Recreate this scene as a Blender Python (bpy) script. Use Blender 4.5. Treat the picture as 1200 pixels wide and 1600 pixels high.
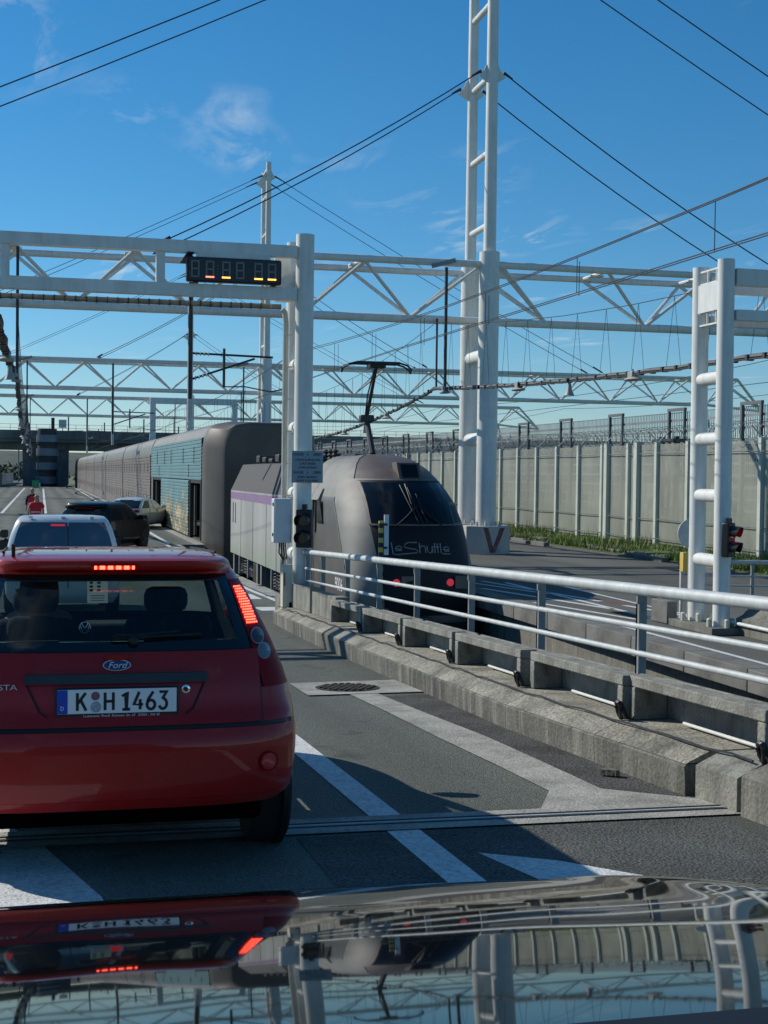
import bpy, math, random
from mathutils import Vector, Matrix

random.seed(7)
for o in list(bpy.data.objects):
    bpy.data.objects.remove(o, do_unlink=True)
SC = bpy.context.scene
COL = SC.collection
R = math.radians

# ------------------------------------------------------------------ camera
F = 2217.0
yaw, pitch, roll = math.atan(544 / F), -math.atan(60 / F), 0.013
fw = Vector((math.sin(yaw) * math.cos(pitch), math.cos(yaw) * math.cos(pitch), math.sin(pitch)))
rt = Vector((math.cos(yaw), -math.sin(yaw), 0))
up = rt.cross(fw)
cr, sr = math.cos(roll), math.sin(roll)
Rr, Uu = rt * cr + up * sr, up * cr - rt * sr
cd = bpy.data.cameras.new('camera')
cam = bpy.data.objects.new('camera', cd)
COL.objects.link(cam)
cam.matrix_world = Matrix(((Rr.x, Uu.x, -fw.x, 0), (Rr.y, Uu.y, -fw.y, 0), (Rr.z, Uu.z, -fw.z, 2.67), (0, 0, 0, 1)))
cd.sensor_fit = 'VERTICAL'
cd.sensor_height = 32.0
cd.lens = F / 1600 * 32.0
cd.clip_start = 0.05
cd.clip_end = 8000
SC.camera = cam

# ------------------------------------------------------------------ sky and sun
SUN_EL, SUN_AZ = R(33), R(-48)
w = bpy.data.worlds.new('World')
SC.world = w
w.use_nodes = True
nt = w.node_tree
nt.nodes.clear()
N = nt.nodes.new
L = nt.links.new
out = N('ShaderNodeOutputWorld')
bg = N('ShaderNodeBackground')
sky = N('ShaderNodeTexSky')
sky.sky_type = 'NISHITA'
sky.sun_disc = False
sky.sun_elevation = SUN_EL
sky.sun_rotation = SUN_AZ
sky.altitude = 0
sky.air_density = 1.0
sky.dust_density = 0.0
sky.ozone_density = 8.0
tc = N('ShaderNodeTexCoord')
sep = N('ShaderNodeSeparateXYZ')
L(tc.outputs['Generated'], sep.inputs[0])
mx = N('ShaderNodeMath'); mx.operation = 'MAXIMUM'; mx.inputs[1].default_value = 0.03
L(sep.outputs['Z'], mx.inputs[0])
dx = N('ShaderNodeMath'); dx.operation = 'DIVIDE'
dy = N('ShaderNodeMath'); dy.operation = 'DIVIDE'
L(sep.outputs['X'], dx.inputs[0]); L(mx.outputs[0], dx.inputs[1])
L(sep.outputs['Y'], dy.inputs[0]); L(mx.outputs[0], dy.inputs[1])
cmb = N('ShaderNodeCombineXYZ')
L(dx.outputs[0], cmb.inputs[0]); L(dy.outputs[0], cmb.inputs[1])
mp = N('ShaderNodeMapping')
mp.inputs['Rotation'].default_value = (0, 0, R(25))
mp.inputs['Scale'].default_value = (2.6, 0.95, 1)
mp.inputs['Location'].default_value = (20.910, -4.430, 0)
L(cmb.outputs[0], mp.inputs[0])
n1 = N('ShaderNodeTexNoise'); n1.inputs['Scale'].default_value = 1.5
n1.inputs['Detail'].default_value = 9; n1.inputs['Roughness'].default_value = 0.62; n1.inputs['Distortion'].default_value = 0.5
L(mp.outputs[0], n1.inputs['Vector'])
n2 = N('ShaderNodeTexNoise'); n2.inputs['Scale'].default_value = 0.55; n2.inputs['Detail'].default_value = 2
L(mp.outputs[0], n2.inputs['Vector'])
r1 = N('ShaderNodeMapRange'); r1.inputs[1].default_value = 0.50; r1.inputs[2].default_value = 0.76
L(n1.outputs['Fac'], r1.inputs[0])
r2 = N('ShaderNodeMapRange'); r2.inputs[1].default_value = 0.55; r2.inputs[2].default_value = 0.71
L(n2.outputs['Fac'], r2.inputs[0])
mm = N('ShaderNodeMath'); mm.operation = 'MULTIPLY'
L(r1.outputs[0], mm.inputs[0]); L(r2.outputs[0], mm.inputs[1])
hz = N('ShaderNodeMapRange'); hz.inputs[1].default_value = 0.03; hz.inputs[2].default_value = 0.12
L(sep.outputs['Z'], hz.inputs[0])
m3 = N('ShaderNodeMath'); m3.operation = 'MULTIPLY'
L(mm.outputs[0], m3.inputs[0]); L(hz.outputs[0], m3.inputs[1])
cl = N('ShaderNodeMixRGB'); cl.inputs[2].default_value = (8.2, 9.4, 10.2, 1)
hs = N('ShaderNodeHueSaturation'); hs.inputs['Hue'].default_value = 0.491; hs.inputs['Saturation'].default_value = 1.17; hs.inputs['Value'].default_value = 1.27
L(sky.outputs[0], hs.inputs['Color'])
L(m3.outputs[0], cl.inputs[0]); L(hs.outputs[0], cl.inputs[1])
L(cl.outputs[0], bg.inputs['Color'])
bg.inputs['Strength'].default_value = 0.08
L(bg.outputs[0], out.inputs[0])

sl = bpy.data.lights.new('sun', 'SUN')
sl.energy = 4.2
sl.angle = R(0.5)
sl.color = (1.0, 0.94, 0.84)
sun = bpy.data.objects.new('sun', sl)
COL.objects.link(sun)
sdir = Vector((math.sin(SUN_AZ) * math.cos(SUN_EL), math.cos(SUN_AZ) * math.cos(SUN_EL), math.sin(SUN_EL)))
sun.rotation_euler = sdir.to_track_quat('Z', 'Y').to_euler()
sun.location = sdir * 60
SC.view_settings.view_transform = 'Standard'
SC.view_settings.look = 'None'
SC.view_settings.gamma = 1
SC.view_settings.exposure = 0
SC.view_settings.use_curve_mapping = False
SC.cycles.max_bounces = 8
SC.cycles.transparent_max_bounces = 24
SC.cycles.sample_clamp_indirect = 6

# ------------------------------------------------------------------ materials
MATS = {}
def pm(name, col, rough=0.6, metal=0.0, var=0.2, scale=2.0, bump=0.0, bscale=30.0, spec=0.5, coat=0.0,
       stretch=(1, 1, 1), stain=None, stain_amt=0.0, stain_scale=1.0, stain_stretch=(1, 1, 1), emis=None, es=0.0, fine=0.0, fscale=60.0):
    if name in MATS:
        return MATS[name]
    m = bpy.data.materials.new(name)
    m.use_nodes = True
    t = m.node_tree
    b = t.nodes['Principled BSDF']
    b.inputs['Roughness'].default_value = rough
    b.inputs['Metallic'].default_value = metal
    b.inputs['Specular IOR Level'].default_value = spec
    b.inputs['Coat Weight'].default_value = coat
    b.inputs['Coat Roughness'].default_value = 0.03
    if emis:
        b.inputs['Emission Color'].default_value = (*emis, 1)
        b.inputs['Emission Strength'].default_value = es
    co = t.nodes.new('ShaderNodeTexCoord')
    mpn = t.nodes.new('ShaderNodeMapping')
    mpn.inputs['Scale'].default_value = stretch
    t.links.new(co.outputs['Object'], mpn.inputs[0])
    no = t.nodes.new('ShaderNodeTexNoise')
    no.inputs['Scale'].default_value = scale
    no.inputs['Detail'].default_value = 6
    no.inputs['Roughness'].default_value = 0.6
    t.links.new(mpn.outputs[0], no.inputs['Vector'])
    rp = t.nodes.new('ShaderNodeValToRGB')
    rp.color_ramp.elements[0].position = 0.3
    rp.color_ramp.elements[1].position = 0.7
    rp.color_ramp.elements[0].color = (*[c * (1 - var) for c in col], 1)
    rp.color_ramp.elements[1].color = (*[min(1, c * (1 + var)) for c in col], 1)
    t.links.new(no.outputs['Fac'], rp.inputs[0])
    cur = rp.outputs[0]
    if fine:
        nf = t.nodes.new('ShaderNodeTexNoise')
        nf.inputs['Scale'].default_value = fscale
        nf.inputs['Detail'].default_value = 3
        t.links.new(co.outputs['Object'], nf.inputs['Vector'])
        mr = t.nodes.new('ShaderNodeMapRange')
        mr.inputs[1].default_value = 0.3; mr.inputs[2].default_value = 0.7
        mr.inputs[3].default_value = 1 - fine; mr.inputs[4].default_value = 1 + fine
        t.links.new(nf.outputs['Fac'], mr.inputs[0])
        mu = t.nodes.new('ShaderNodeMixRGB'); mu.blend_type = 'MULTIPLY'; mu.inputs[0].default_value = 1
        t.links.new(cur, mu.inputs[1]); t.links.new(mr.outputs[0], mu.inputs[2])
        cur = mu.outputs[0]
    if stain:
        mp2 = t.nodes.new('ShaderNodeMapping')
        mp2.inputs['Scale'].default_value = stain_stretch
        t.links.new(co.outputs['Object'], mp2.inputs[0])
        ns = t.nodes.new('ShaderNodeTexNoise')
        ns.inputs['Scale'].default_value = stain_scale
        ns.inputs['Detail'].default_value = 8
        ns.inputs['Roughness'].default_value = 0.7
        t.links.new(mp2.outputs[0], ns.inputs['Vector'])
        mr = t.nodes.new('ShaderNodeMapRange')
        mr.inputs[1].default_value = 0.46; mr.inputs[2].default_value = 0.72
        mr.inputs[3].default_value = 0; mr.inputs[4].default_value = stain_amt
        t.links.new(ns.outputs['Fac'], mr.inputs[0])
        mi = t.nodes.new('ShaderNodeMixRGB')
        mi.inputs[2].default_value = (*stain, 1)
        t.links.new(mr.outputs[0], mi.inputs[0]); t.links.new(cur, mi.inputs[1])
        cur = mi.outputs[0]
    t.links.new(cur, b.inputs['Base Color'])
    if bump:
        nb = t.nodes.new('ShaderNodeTexNoise')
        nb.inputs['Scale'].default_value = bscale
        nb.inputs['Detail'].default_value = 5
        t.links.new(co.outputs['Object'], nb.inputs['Vector'])
        bp = t.nodes.new('ShaderNodeBump')
        bp.inputs['Strength'].default_value = bump
        bp.inputs['Distance'].default_value = 0.02
        t.links.new(nb.outputs['Fac'], bp.inputs['Height'])
        t.links.new(bp.outputs[0], b.inputs['Normal'])
    MATS[name] = m
    return m

def glassmat(name, tint, amount, rough=0.02):
    """thin pane: tinted see-through mixed with a mirror reflection by Fresnel"""
    m = bpy.data.materials.new(name); m.use_nodes = True
    t = m.node_tree; t.nodes.clear()
    o = t.nodes.new('ShaderNodeOutputMaterial')
    tr = t.nodes.new('ShaderNodeBsdfTransparent'); tr.inputs[0].default_value = (*tint, 1)
    df = t.nodes.new('ShaderNodeBsdfDiffuse'); df.inputs[0].default_value = (0.02, 0.03, 0.035, 1)
    m1 = t.nodes.new('ShaderNodeMixShader'); m1.inputs[0].default_value = amount
    gl = t.nodes.new('ShaderNodeBsdfGlossy'); gl.inputs['Roughness'].default_value = rough
    lw = t.nodes.new('ShaderNodeLayerWeight'); lw.inputs[0].default_value = 0.5
    pw_ = t.nodes.new('ShaderNodeMath'); pw_.operation = 'POWER'; pw_.inputs[1].default_value = 5; t.links.new(lw.outputs['Facing'], pw_.inputs[0])
    fr = t.nodes.new('ShaderNodeMapRange'); fr.inputs[3].default_value = 0.04; fr.inputs[4].default_value = 1.0; t.links.new(pw_.outputs[0], fr.inputs[0])
    m2 = t.nodes.new('ShaderNodeMixShader')
    t.links.new(tr.outputs[0], m1.inputs[1]); t.links.new(df.outputs[0], m1.inputs[2])
    t.links.new(fr.outputs[0], m2.inputs[0]); t.links.new(m1.outputs[0], m2.inputs[1]); t.links.new(gl.outputs[0], m2.inputs[2])
    t.links.new(m2.outputs[0], o.inputs[0])
    MATS[name] = m
    return m

M = {}
M['asphalt'] = pm('asphalt', (0.160, 0.174, 0.149), 0.9, var=0.22, scale=0.55, bump=0.9, bscale=110, fine=0.6, fscale=100, spec=0.25, stretch=(1, 0.25, 1),
                  stain=(0.075, 0.077, 0.072), stain_amt=0.7, stain_scale=0.35, stain_stretch=(1, 0.12, 1))
def wear(m, tracks):
    t = m.node_tree; b = t.nodes['Principled BSDF']; n = t.nodes.new; l = t.links.new
    src = b.inputs['Base Color'].links[0].from_socket
    co = n('ShaderNodeTexCoord'); sx = n('ShaderNodeSeparateXYZ'); l(co.outputs['Object'], sx.inputs[0])
    wn = n('ShaderNodeTexNoise'); wn.inputs['Scale'].default_value = 1.2; wn.inputs['Detail'].default_value = 4; l(co.outputs['Object'], wn.inputs['Vector'])
    ad = n('ShaderNodeMixRGB'); ad.blend_type = 'ADD'; ad.inputs[0].default_value = 0.6; l(co.outputs['Object'], ad.inputs[1]); l(wn.outputs['Color'], ad.inputs[2])
    vo = n('ShaderNodeTexVoronoi'); vo.feature = 'DISTANCE_TO_EDGE'; vo.inputs['Scale'].default_value = 0.55; l(ad.outputs[0], vo.inputs['Vector'])
    cr_ = n('ShaderNodeMapRange'); cr_.inputs[1].default_value = 0.002; cr_.inputs[2].default_value = 0.009; cr_.inputs[3].default_value = 0.45; cr_.inputs[4].default_value = 1.0; l(vo.outputs['Distance'], cr_.inputs[0])
    mk = n('ShaderNodeTexNoise'); mk.inputs['Scale'].default_value = 0.3; l(co.outputs['Object'], mk.inputs['Vector'])
    mkr = n('ShaderNodeMapRange'); mkr.inputs[1].default_value = 0.5; mkr.inputs[2].default_value = 0.6; l(mk.outputs['Fac'], mkr.inputs[0])
    one = n('ShaderNodeMixRGB'); one.inputs[1].default_value = (1, 1, 1, 1); l(mkr.outputs[0], one.inputs[0]); l(cr_.outputs[0], one.inputs[2])
    # wheel tracks: darker polished bands along the lane, broken by noise
    sp_ = n('ShaderNodeMath'); sp_.operation = 'MULTIPLY'; sp_.inputs[1].default_value = 2 * math.pi / 1.45; l(sx.outputs['X'], sp_.inputs[0])
    cs_ = n('ShaderNodeMath'); cs_.operation = 'COSINE'; l(sp_.outputs[0], cs_.inputs[0])
    ns = n('ShaderNodeTexNoise'); ns.inputs['Scale'].default_value = 0.8; ns.inputs['Detail'].default_value = 5
    mpp = n('ShaderNodeMapping'); mpp.inputs['Scale'].default_value = (1.2, .2, 1); l(co.outputs['Object'], mpp.inputs[0]); l(mpp.outputs[0], ns.inputs['Vector'])
    mul = n('ShaderNodeMath'); mul.operation = 'MULTIPLY'; l(cs_.outputs[0], mul.inputs[0]); l(ns.outputs['Fac'], mul.inputs[1])
    tr = n('ShaderNodeMapRange'); tr.inputs[1].default_value = -.6; tr.inputs[2].default_value = .6; tr.inputs[3].default_value = 1 - tracks; tr.inputs[4].default_value = 1 + tracks * .6; l(mul.outputs[0], tr.inputs[0])
    # oil spots
    os_ = n('ShaderNodeTexNoise'); os_.inputs['Scale'].default_value = 1.9; os_.inputs['Detail'].default_value = 2; l(co.outputs['Object'], os_.inputs['Vector'])
    osr = n('ShaderNodeMapRange'); osr.inputs[1].default_value = 0.66; osr.inputs[2].default_value = 0.78; osr.inputs[3].default_value = 1; osr.inputs[4].default_value = .55; l(os_.outputs['Fac'], osr.inputs[0])
    a = src
    for q in (one.outputs[0], tr.outputs[0], osr.outputs[0]):
        mu = n('ShaderNodeMixRGB'); mu.blend_type = 'MULTIPLY'; mu.inputs[0].default_value = 1; l(a, mu.inputs[1]); l(q, mu.inputs[2]); a = mu.outputs[0]
    l(a, b.inputs['Base Color'])
wear(M['asphalt'], .26)
M['asphalt_far'] = pm('asphalt_far', (0.125, 0.128, 0.115), 0.95, var=0.3, scale=0.25, bump=0.2, bscale=40, spec=0.2, stretch=(1, 0.15, 1), fine=0.15, fscale=25,
                      stain=(0.06, 0.062, 0.058), stain_amt=0.6, stain_scale=0.3, stain_stretch=(1, 0.1, 1))
M['patch_asphalt'] = pm('patch_asphalt', (0.085, 0.085, 0.08), 0.95, var=0.3, scale=3, bump=0.9, bscale=60, fine=0.5, fscale=55, spec=0.2)
M['paint_white'] = pm('paint_white', (0.72, 0.74, 0.72), 0.7, var=0.12, scale=6, stain=(0.14, 0.14, 0.13), stain_amt=0.75, stain_scale=38, bump=0.5, bscale=80)
M['strip_concrete'] = pm('strip_concrete', (0.36, 0.355, 0.31), 0.9, var=0.2, scale=2.5, bump=0.5, bscale=60, fine=0.25, fscale=45,
                         stain=(0.14, 0.14, 0.12), stain_amt=0.8, stain_scale=3)
M['concrete'] = pm('concrete', (0.20, 0.197, 0.168), 0.9, var=0.2, scale=3, bump=0.5, bscale=40, fine=0.2, fscale=50, spec=0.25,
                   stain=(0.085, 0.085, 0.075), stain_amt=1.0, stain_scale=2.2, stain_stretch=(4.5, 4.5, 0.4))
M['wall_concrete'] = pm('wall_concrete', (0.125, 0.124, 0.108), 0.92, var=0.5, scale=1.1, bump=0.5, bscale=40, fine=0.25, fscale=40, spec=0.25, stretch=(1, 1, 0.6),
                   stain=(0.36, 0.35, 0.31), stain_amt=0.7, stain_scale=2.6, stain_stretch=(3, 3, 0.35))
M['concrete_pale'] = pm('concrete_pale', (0.29, 0.28, 0.228), 0.92, var=0.3, scale=4, bump=1.0, bscale=35, fine=0.35, fscale=45,
                        stain=(0.07, 0.069, 0.058), stain_amt=1.0, stain_scale=2.3)
M['concrete_frame'] = pm('concrete_frame', (0.25, 0.248, 0.215), 0.9, var=0.2, scale=5, bump=0.5, bscale=50, fine=0.2, fscale=60,
                         stain=(0.08, 0.08, 0.068), stain_amt=0.95, stain_scale=3, stain_stretch=(2, 2, 0.7))
M['concrete_dark'] = pm('concrete_dark', (0.17, 0.17, 0.155), 0.9, var=0.25, scale=1.2, bump=0.3, bscale=30, stain=(0.06, 0.06, 0.055), stain_amt=0.8, stain_scale=1.5)
M['pit'] = pm('pit', (0.07, 0.068, 0.06), 0.95, var=0.4, scale=2, bump=0.6, bscale=20)
M['ballast'] = pm('ballast', (0.13, 0.12, 0.1), 0.95, var=0.4, scale=8, bump=1, bscale=15)
M['steel_white'] = pm('steel_white', (0.74, 0.75, 0.71), 0.42, var=0.06, scale=1.2, spec=0.45, stain=(0.36, 0.33, 0.26), stain_amt=0.32, stain_scale=2.6, stain_stretch=(2.5, 2.5, 0.35), fine=0.03, fscale=8)
M['steel_white_old'] = pm('steel_white_old', (0.46, 0.46, 0.41), 0.5, var=0.1, scale=1.5, stain=(0.38, 0.37, 0.3), stain_amt=0.6, stain_scale=2)
M['duct_grey'] = pm('duct_grey', (0.36, 0.365, 0.345), 0.6, var=0.25, scale=6)
M['galv'] = pm('galv', (0.50, 0.53, 0.52), 0.55, 0.15, var=0.15, scale=8, stain=(0.38, 0.4, 0.4), stain_amt=0.7, stain_scale=14)
M['galv_post'] = pm('galv_post', (0.25, 0.27, 0.27), 0.55, 0.2, var=0.15, scale=8)
M['dark_steel'] = pm('dark_steel', (0.06, 0.06, 0.062), 0.55, 0.4, var=0.2, scale=6)
M['wire'] = pm('wire', (0.045, 0.047, 0.05), 0.55, 0.3, var=0.1)
M['black'] = pm('black', (0.012, 0.012, 0.013), 0.5, var=0.2, scale=8)
M['rubber'] = pm('rubber', (0.016, 0.016, 0.017), 0.85, var=0.3, scale=8)
M['rim'] = pm('rim', (0.28, 0.28, 0.29), 0.3, 0.7, var=0.1)
M['rim_dark'] = pm('rim_dark', (0.05, 0.05, 0.055), 0.35, 0.5, var=0.1)
M['red_paint'] = pm('red_paint', (0.35, 0.011, 0.010), 0.38, 0.05, var=0.05, scale=40, coat=0.9, spec=0.2, stain=(0.22, 0.05, 0.04), stain_amt=0.25, stain_scale=3)
M['red_paint'].node_tree.nodes['Principled BSDF'].inputs['Coat IOR'].default_value = 1.36
def lined(m, col):
    t = m.node_tree; b = t.nodes['Principled BSDF']; o = t.nodes['Material Output']
    ge = t.nodes.new('ShaderNodeNewGeometry'); df = t.nodes.new('ShaderNodeBsdfDiffuse'); df.inputs[0].default_value = (*col, 1)
    mi = t.nodes.new('ShaderNodeMixShader'); t.links.new(ge.outputs['Backfacing'], mi.inputs[0]); t.links.new(b.outputs[0], mi.inputs[1]); t.links.new(df.outputs[0], mi.inputs[2]); t.links.new(mi.outputs[0], o.inputs[0])
M['red_body'] = M['red_paint'].copy(); M['red_body'].name = 'red_paint_lined'; lined(M['red_body'], (0.03, 0.032, 0.034))
M['red_recess_shade'] = pm('red_recess_shade', (0.05, 0.004, 0.005), 0.7, var=0.1)
M['plastic_grey'] = pm('plastic_grey', (0.035, 0.04, 0.042), 0.6, var=0.15, scale=20)
M['chrome'] = pm('chrome', (0.75, 0.76, 0.78), 0.15, 1.0, var=0.03)
M['plate_white'] = pm('plate_white', (0.78, 0.80, 0.80), 0.35, var=0.03)
M['plate_blue'] = pm('plate_blue', (0.01, 0.06, 0.42), 0.4, var=0.03)
M['plate_ink'] = pm('plate_ink', (0.012, 0.014, 0.018), 0.5, var=0.03)
M['lens_red'] = pm('lens_red', (0.22, 0.004, 0.008), 0.4, var=0.1, scale=30, spec=0.12)
M['lens_clear'] = pm('lens_clear', (0.13, 0.15, 0.17), 0.3, 0.0, var=0.15, scale=40, coat=0.3)
M['lens_smoke'] = pm('lens_smoke', (0.05, 0.035, 0.045), 0.3, 0.0, var=0.15, scale=40, coat=0.2)
M['brake_glow'] = pm('brake_glow', (0.5, 0.01, 0.01), 0.3, var=0.1, emis=(1.0, 0.012, 0.008), es=1.1)
M['brake_dot'] = pm('brake_dot', (0.8, 0.2, 0.15), 0.3, var=0.1, emis=(1.0, 0.10, 0.05), es=5.0)
M['brake_dim'] = pm('brake_dim', (0.5, 0.02, 0.03), 0.3, var=0.1, emis=(1.0, 0.06, 0.09), es=0.35)
M['seat'] = pm('seat', (0.03, 0.03, 0.034), 0.9, var=0.3, scale=10)
M['trim'] = pm('trim', (0.10, 0.105, 0.11), 0.85, var=0.15, scale=10)
M['paper'] = pm('paper', (0.72, 0.76, 0.78), 0.8, var=0.04)
def translucent(m, amt):
    t = m.node_tree; o = t.nodes['Material Output']; b = t.nodes['Principled BSDF']
    tr = t.nodes.new('ShaderNodeBsdfTranslucent'); tr.inputs[0].default_value = (0.75, 0.8, 0.8, 1)
    mi = t.nodes.new('ShaderNodeMixShader'); mi.inputs[0].default_value = amt
    t.links.new(b.outputs[0], mi.inputs[1]); t.links.new(tr.outputs[0], mi.inputs[2]); t.links.new(mi.outputs[0], o.inputs[0])
M['tag_paper'] = pm('tag_paper', (0.72, 0.76, 0.78), 0.8, var=0.04); translucent(M['tag_paper'], 0.6)
M['ink_grey'] = pm('ink_grey', (0.12, 0.13, 0.14), 0.8, var=0.04)
M['hair'] = pm('hair', (0.05, 0.03, 0.02), 0.7, var=0.4, scale=40)
M['skin'] = pm('skin', (0.46, 0.27, 0.19), 0.6, var=0.08)
M['cloth_dark'] = pm('cloth_dark', (0.03, 0.032, 0.04), 0.9, var=0.2)
M['hivis'] = pm('hivis', (0.75, 0.02, 0.035), 0.7, var=0.08, scale=15)
M['reflective'] = pm('reflective', (0.75, 0.74, 0.72), 0.4, var=0.05)
M['tan'] = pm('tan', (0.55, 0.43, 0.33), 0.8, var=0.1)
M['van_paint'] = pm('van_paint', (0.62, 0.66, 0.68), 0.3, 0.1, var=0.03, coat=0.8)
M['white_paint'] = pm('white_paint', (0.52, 0.545, 0.56), 0.3, var=0.03, coat=0.8)
M['black_paint'] = pm('black_paint', (0.005, 0.006, 0.007), 0.4, 0.0, var=0.05, coat=0.35, spec=0.1)
M['hood_paint'] = pm('hood_paint', (0.004, 0.005, 0.006), 0.5, 0.0, var=0.05, coat=1.0, spec=0.0)
M['hood_paint'].node_tree.nodes['Principled BSDF'].inputs['Coat IOR'].default_value = 1.52
M['hood_paint'].node_tree.nodes['Principled BSDF'].inputs['Coat Roughness'].default_value = 0.028
M['train_brown'] = pm('train_brown', (0.11, 0.094, 0.080), 0.5, 0.15, var=0.18, scale=0.8, stain=(0.08, 0.07, 0.062), stain_amt=0.6, stain_scale=1.2, stain_stretch=(1, 1, 0.3))
M['train_roof'] = pm('train_roof', (0.175, 0.165, 0.145), 0.5, 0.15, var=0.2, scale=0.8, stain=(0.1, 0.09, 0.08), stain_amt=0.5, stain_scale=2)
M['train_pink'] = pm('train_pink', (0.185, 0.155, 0.14), 0.5, 0.1, var=0.15, scale=0.6, stretch=(1, 1, 0.3), stain=(0.12, 0.1, 0.09), stain_amt=0.6, stain_scale=1.0, stain_stretch=(1, 1, 0.25))
M['loco_silver'] = pm('loco_silver', (0.175, 0.176, 0.16), 0.62, 0.1, var=0.15, scale=1.0, stain=(0.22, 0.21, 0.2), stain_amt=0.5, stain_scale=2)
M['loco_cab'] = pm('loco_cab', (0.13, 0.118, 0.105), 0.45, 0.2, var=0.15, scale=1.5)
M['loco_brow'] = pm('loco_brow', (0.12, 0.095, 0.082), 0.5, 0.1, var=0.2, scale=2)
M['loco_mask'] = pm('loco_mask', (0.010, 0.012, 0.014), 0.5, var=0.2, scale=3, spec=0.25)
M['loco_purple'] = pm('loco_purple', (0.30, 0.19, 0.33), 0.45, 0.1, var=0.12, scale=2)
M['loco_grill'] = pm('loco_grill', (0.026, 0.025, 0.025), 0.7, var=0.2, scale=3)
M['loco_glass'] = pm('loco_glass', (0.006, 0.008, 0.011), 0.08, var=0.1, spec=0.35)
M['logo'] = pm('logo', (0.23, 0.25, 0.26), 0.5, var=0.05)
M['white_ink'] = pm('white_ink', (0.72, 0.73, 0.72), 0.6, var=0.05)
M['sign_grey'] = pm('sign_grey', (0.26, 0.33, 0.37), 0.5, var=0.06)
M['sign_ink'] = pm('sign_ink', (0.02, 0.035, 0.05), 0.6, var=0.03)
M['cabinet'] = pm('cabinet', (0.66, 0.68, 0.68), 0.5, var=0.05, stain=(0.45, 0.45, 0.42), stain_amt=0.4, stain_scale=4)
M['cream'] = pm('cream', (0.66, 0.63, 0.52), 0.6, var=0.1, stain=(0.4, 0.36, 0.26), stain_amt=0.6, stain_scale=5)
M['signal_black'] = pm('signal_black', (0.010, 0.011, 0.012), 0.45, var=0.15)
M['signal_lens'] = pm('signal_lens', (0.02, 0.02, 0.02), 0.2, var=0.1, coat=0.8)
M['signal_red'] = pm('signal_red', (0.5, 0.02, 0.03), 0.3, var=0.05, emis=(1.0, 0.02, 0.04), es=1.6)
M['yellow'] = pm('yellow', (0.62, 0.44, 0.09), 0.6, var=0.12)
M['stripe_black'] = pm('stripe_black', (0.02, 0.02, 0.02), 0.6, var=0.1)
M['clock_face'] = pm('clock_face', (0.008, 0.011, 0.016), 0.35, var=0.1)
M['seg_off'] = pm('seg_off', (0.17, 0.19, 0.205), 0.5, var=0.05)
M['seg_on'] = pm('seg_on', (0.9, 0.5, 0.1), 0.5, var=0.05, emis=(1.0, 0.42, 0.06), es=3.0)
M['seg_red'] = pm('seg_red', (0.9, 0.3, 0.2), 0.5, var=0.05, emis=(1.0, 0.20, 0.12), es=2.6)
M['insulator'] = pm('insulator', (0.45, 0.52, 0.48), 0.15, var=0.1, coat=0.8)
M['red_chevron'] = pm('red_chevron', (0.22, 0.075, 0.07), 0.8, var=0.25, scale=5, stain=(0.42, 0.36, 0.34), stain_amt=0.75, stain_scale=8)
M['base_white'] = pm('base_white', (0.50, 0.50, 0.47), 0.8, var=0.1, stain=(0.35, 0.34, 0.3), stain_amt=0.6, stain_scale=4)
M['fence_post'] = pm('fence_post', (0.50, 0.54, 0.49), 0.6, 0.1, var=0.1, scale=2)
M['razor'] = pm('razor', (0.20, 0.21, 0.21), 0.5, 0.4, var=0.2)
M['grass'] = pm('grass', (0.075, 0.115, 0.025), 0.9, var=0.5, scale=1.5, fine=0.4, fscale=12)
M['field'] = pm('field', (0.13, 0.16, 0.06), 0.95, var=0.4, scale=0.15, stain=(0.2, 0.19, 0.1), stain_amt=0.6, stain_scale=0.2)
M['hill'] = pm('hill', (0.075, 0.095, 0.07), 0.95, var=0.5, scale=0.05, bump=1, bscale=0.3)
M['bridge'] = pm('bridge', (0.19, 0.19, 0.175), 0.9, var=0.25, scale=0.3, stain=(0.05, 0.05, 0.05), stain_amt=0.7, stain_scale=0.5, stain_stretch=(1, 1, 0.2))
M['tower_panel'] = pm('tower_panel', (0.14, 0.165, 0.20), 0.4, 0.2, var=0.2, scale=0.8)
M['tower_dark'] = pm('tower_dark', (0.03, 0.033, 0.038), 0.6, var=0.2)
M['green'] = pm('green', (0.02, 0.28, 0.12), 0.6, var=0.1)
M['iron'] = pm('iron', (0.055, 0.047, 0.038), 0.75, 0.3, var=0.5, scale=20, bump=0.6, bscale=60)
M['rail_steel'] = pm('rail_steel', (0.28, 0.25, 0.22), 0.4, 0.7, var=0.2)
M['lamp_body'] = pm('lamp_body', (0.34, 0.35, 0.33), 0.5, var=0.1)
M['door_inside'] = pm('door_inside', (0.05, 0.042, 0.038), 0.8, var=0.5, scale=2)
M['inside_wood'] = pm('inside_wood', (0.2, 0.1, 0.05), 0.7, var=0.4, scale=3)
G_rear = glassmat('glass_rear', (0.46, 0.58, 0.58), 0.22)
G_clear = glassmat('glass_clear', (0.86, 0.92, 0.90), 0.04)
G_dark = glassmat('glass_dark', (0.10, 0.13, 0.15), 0.55)
G_van = pm('van_glass_sky', (0.055, 0.095, 0.14), 0.10, var=0.12, scale=1.5, coat=0.6)  # blue base colour paints the sky reflection into the panes

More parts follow.
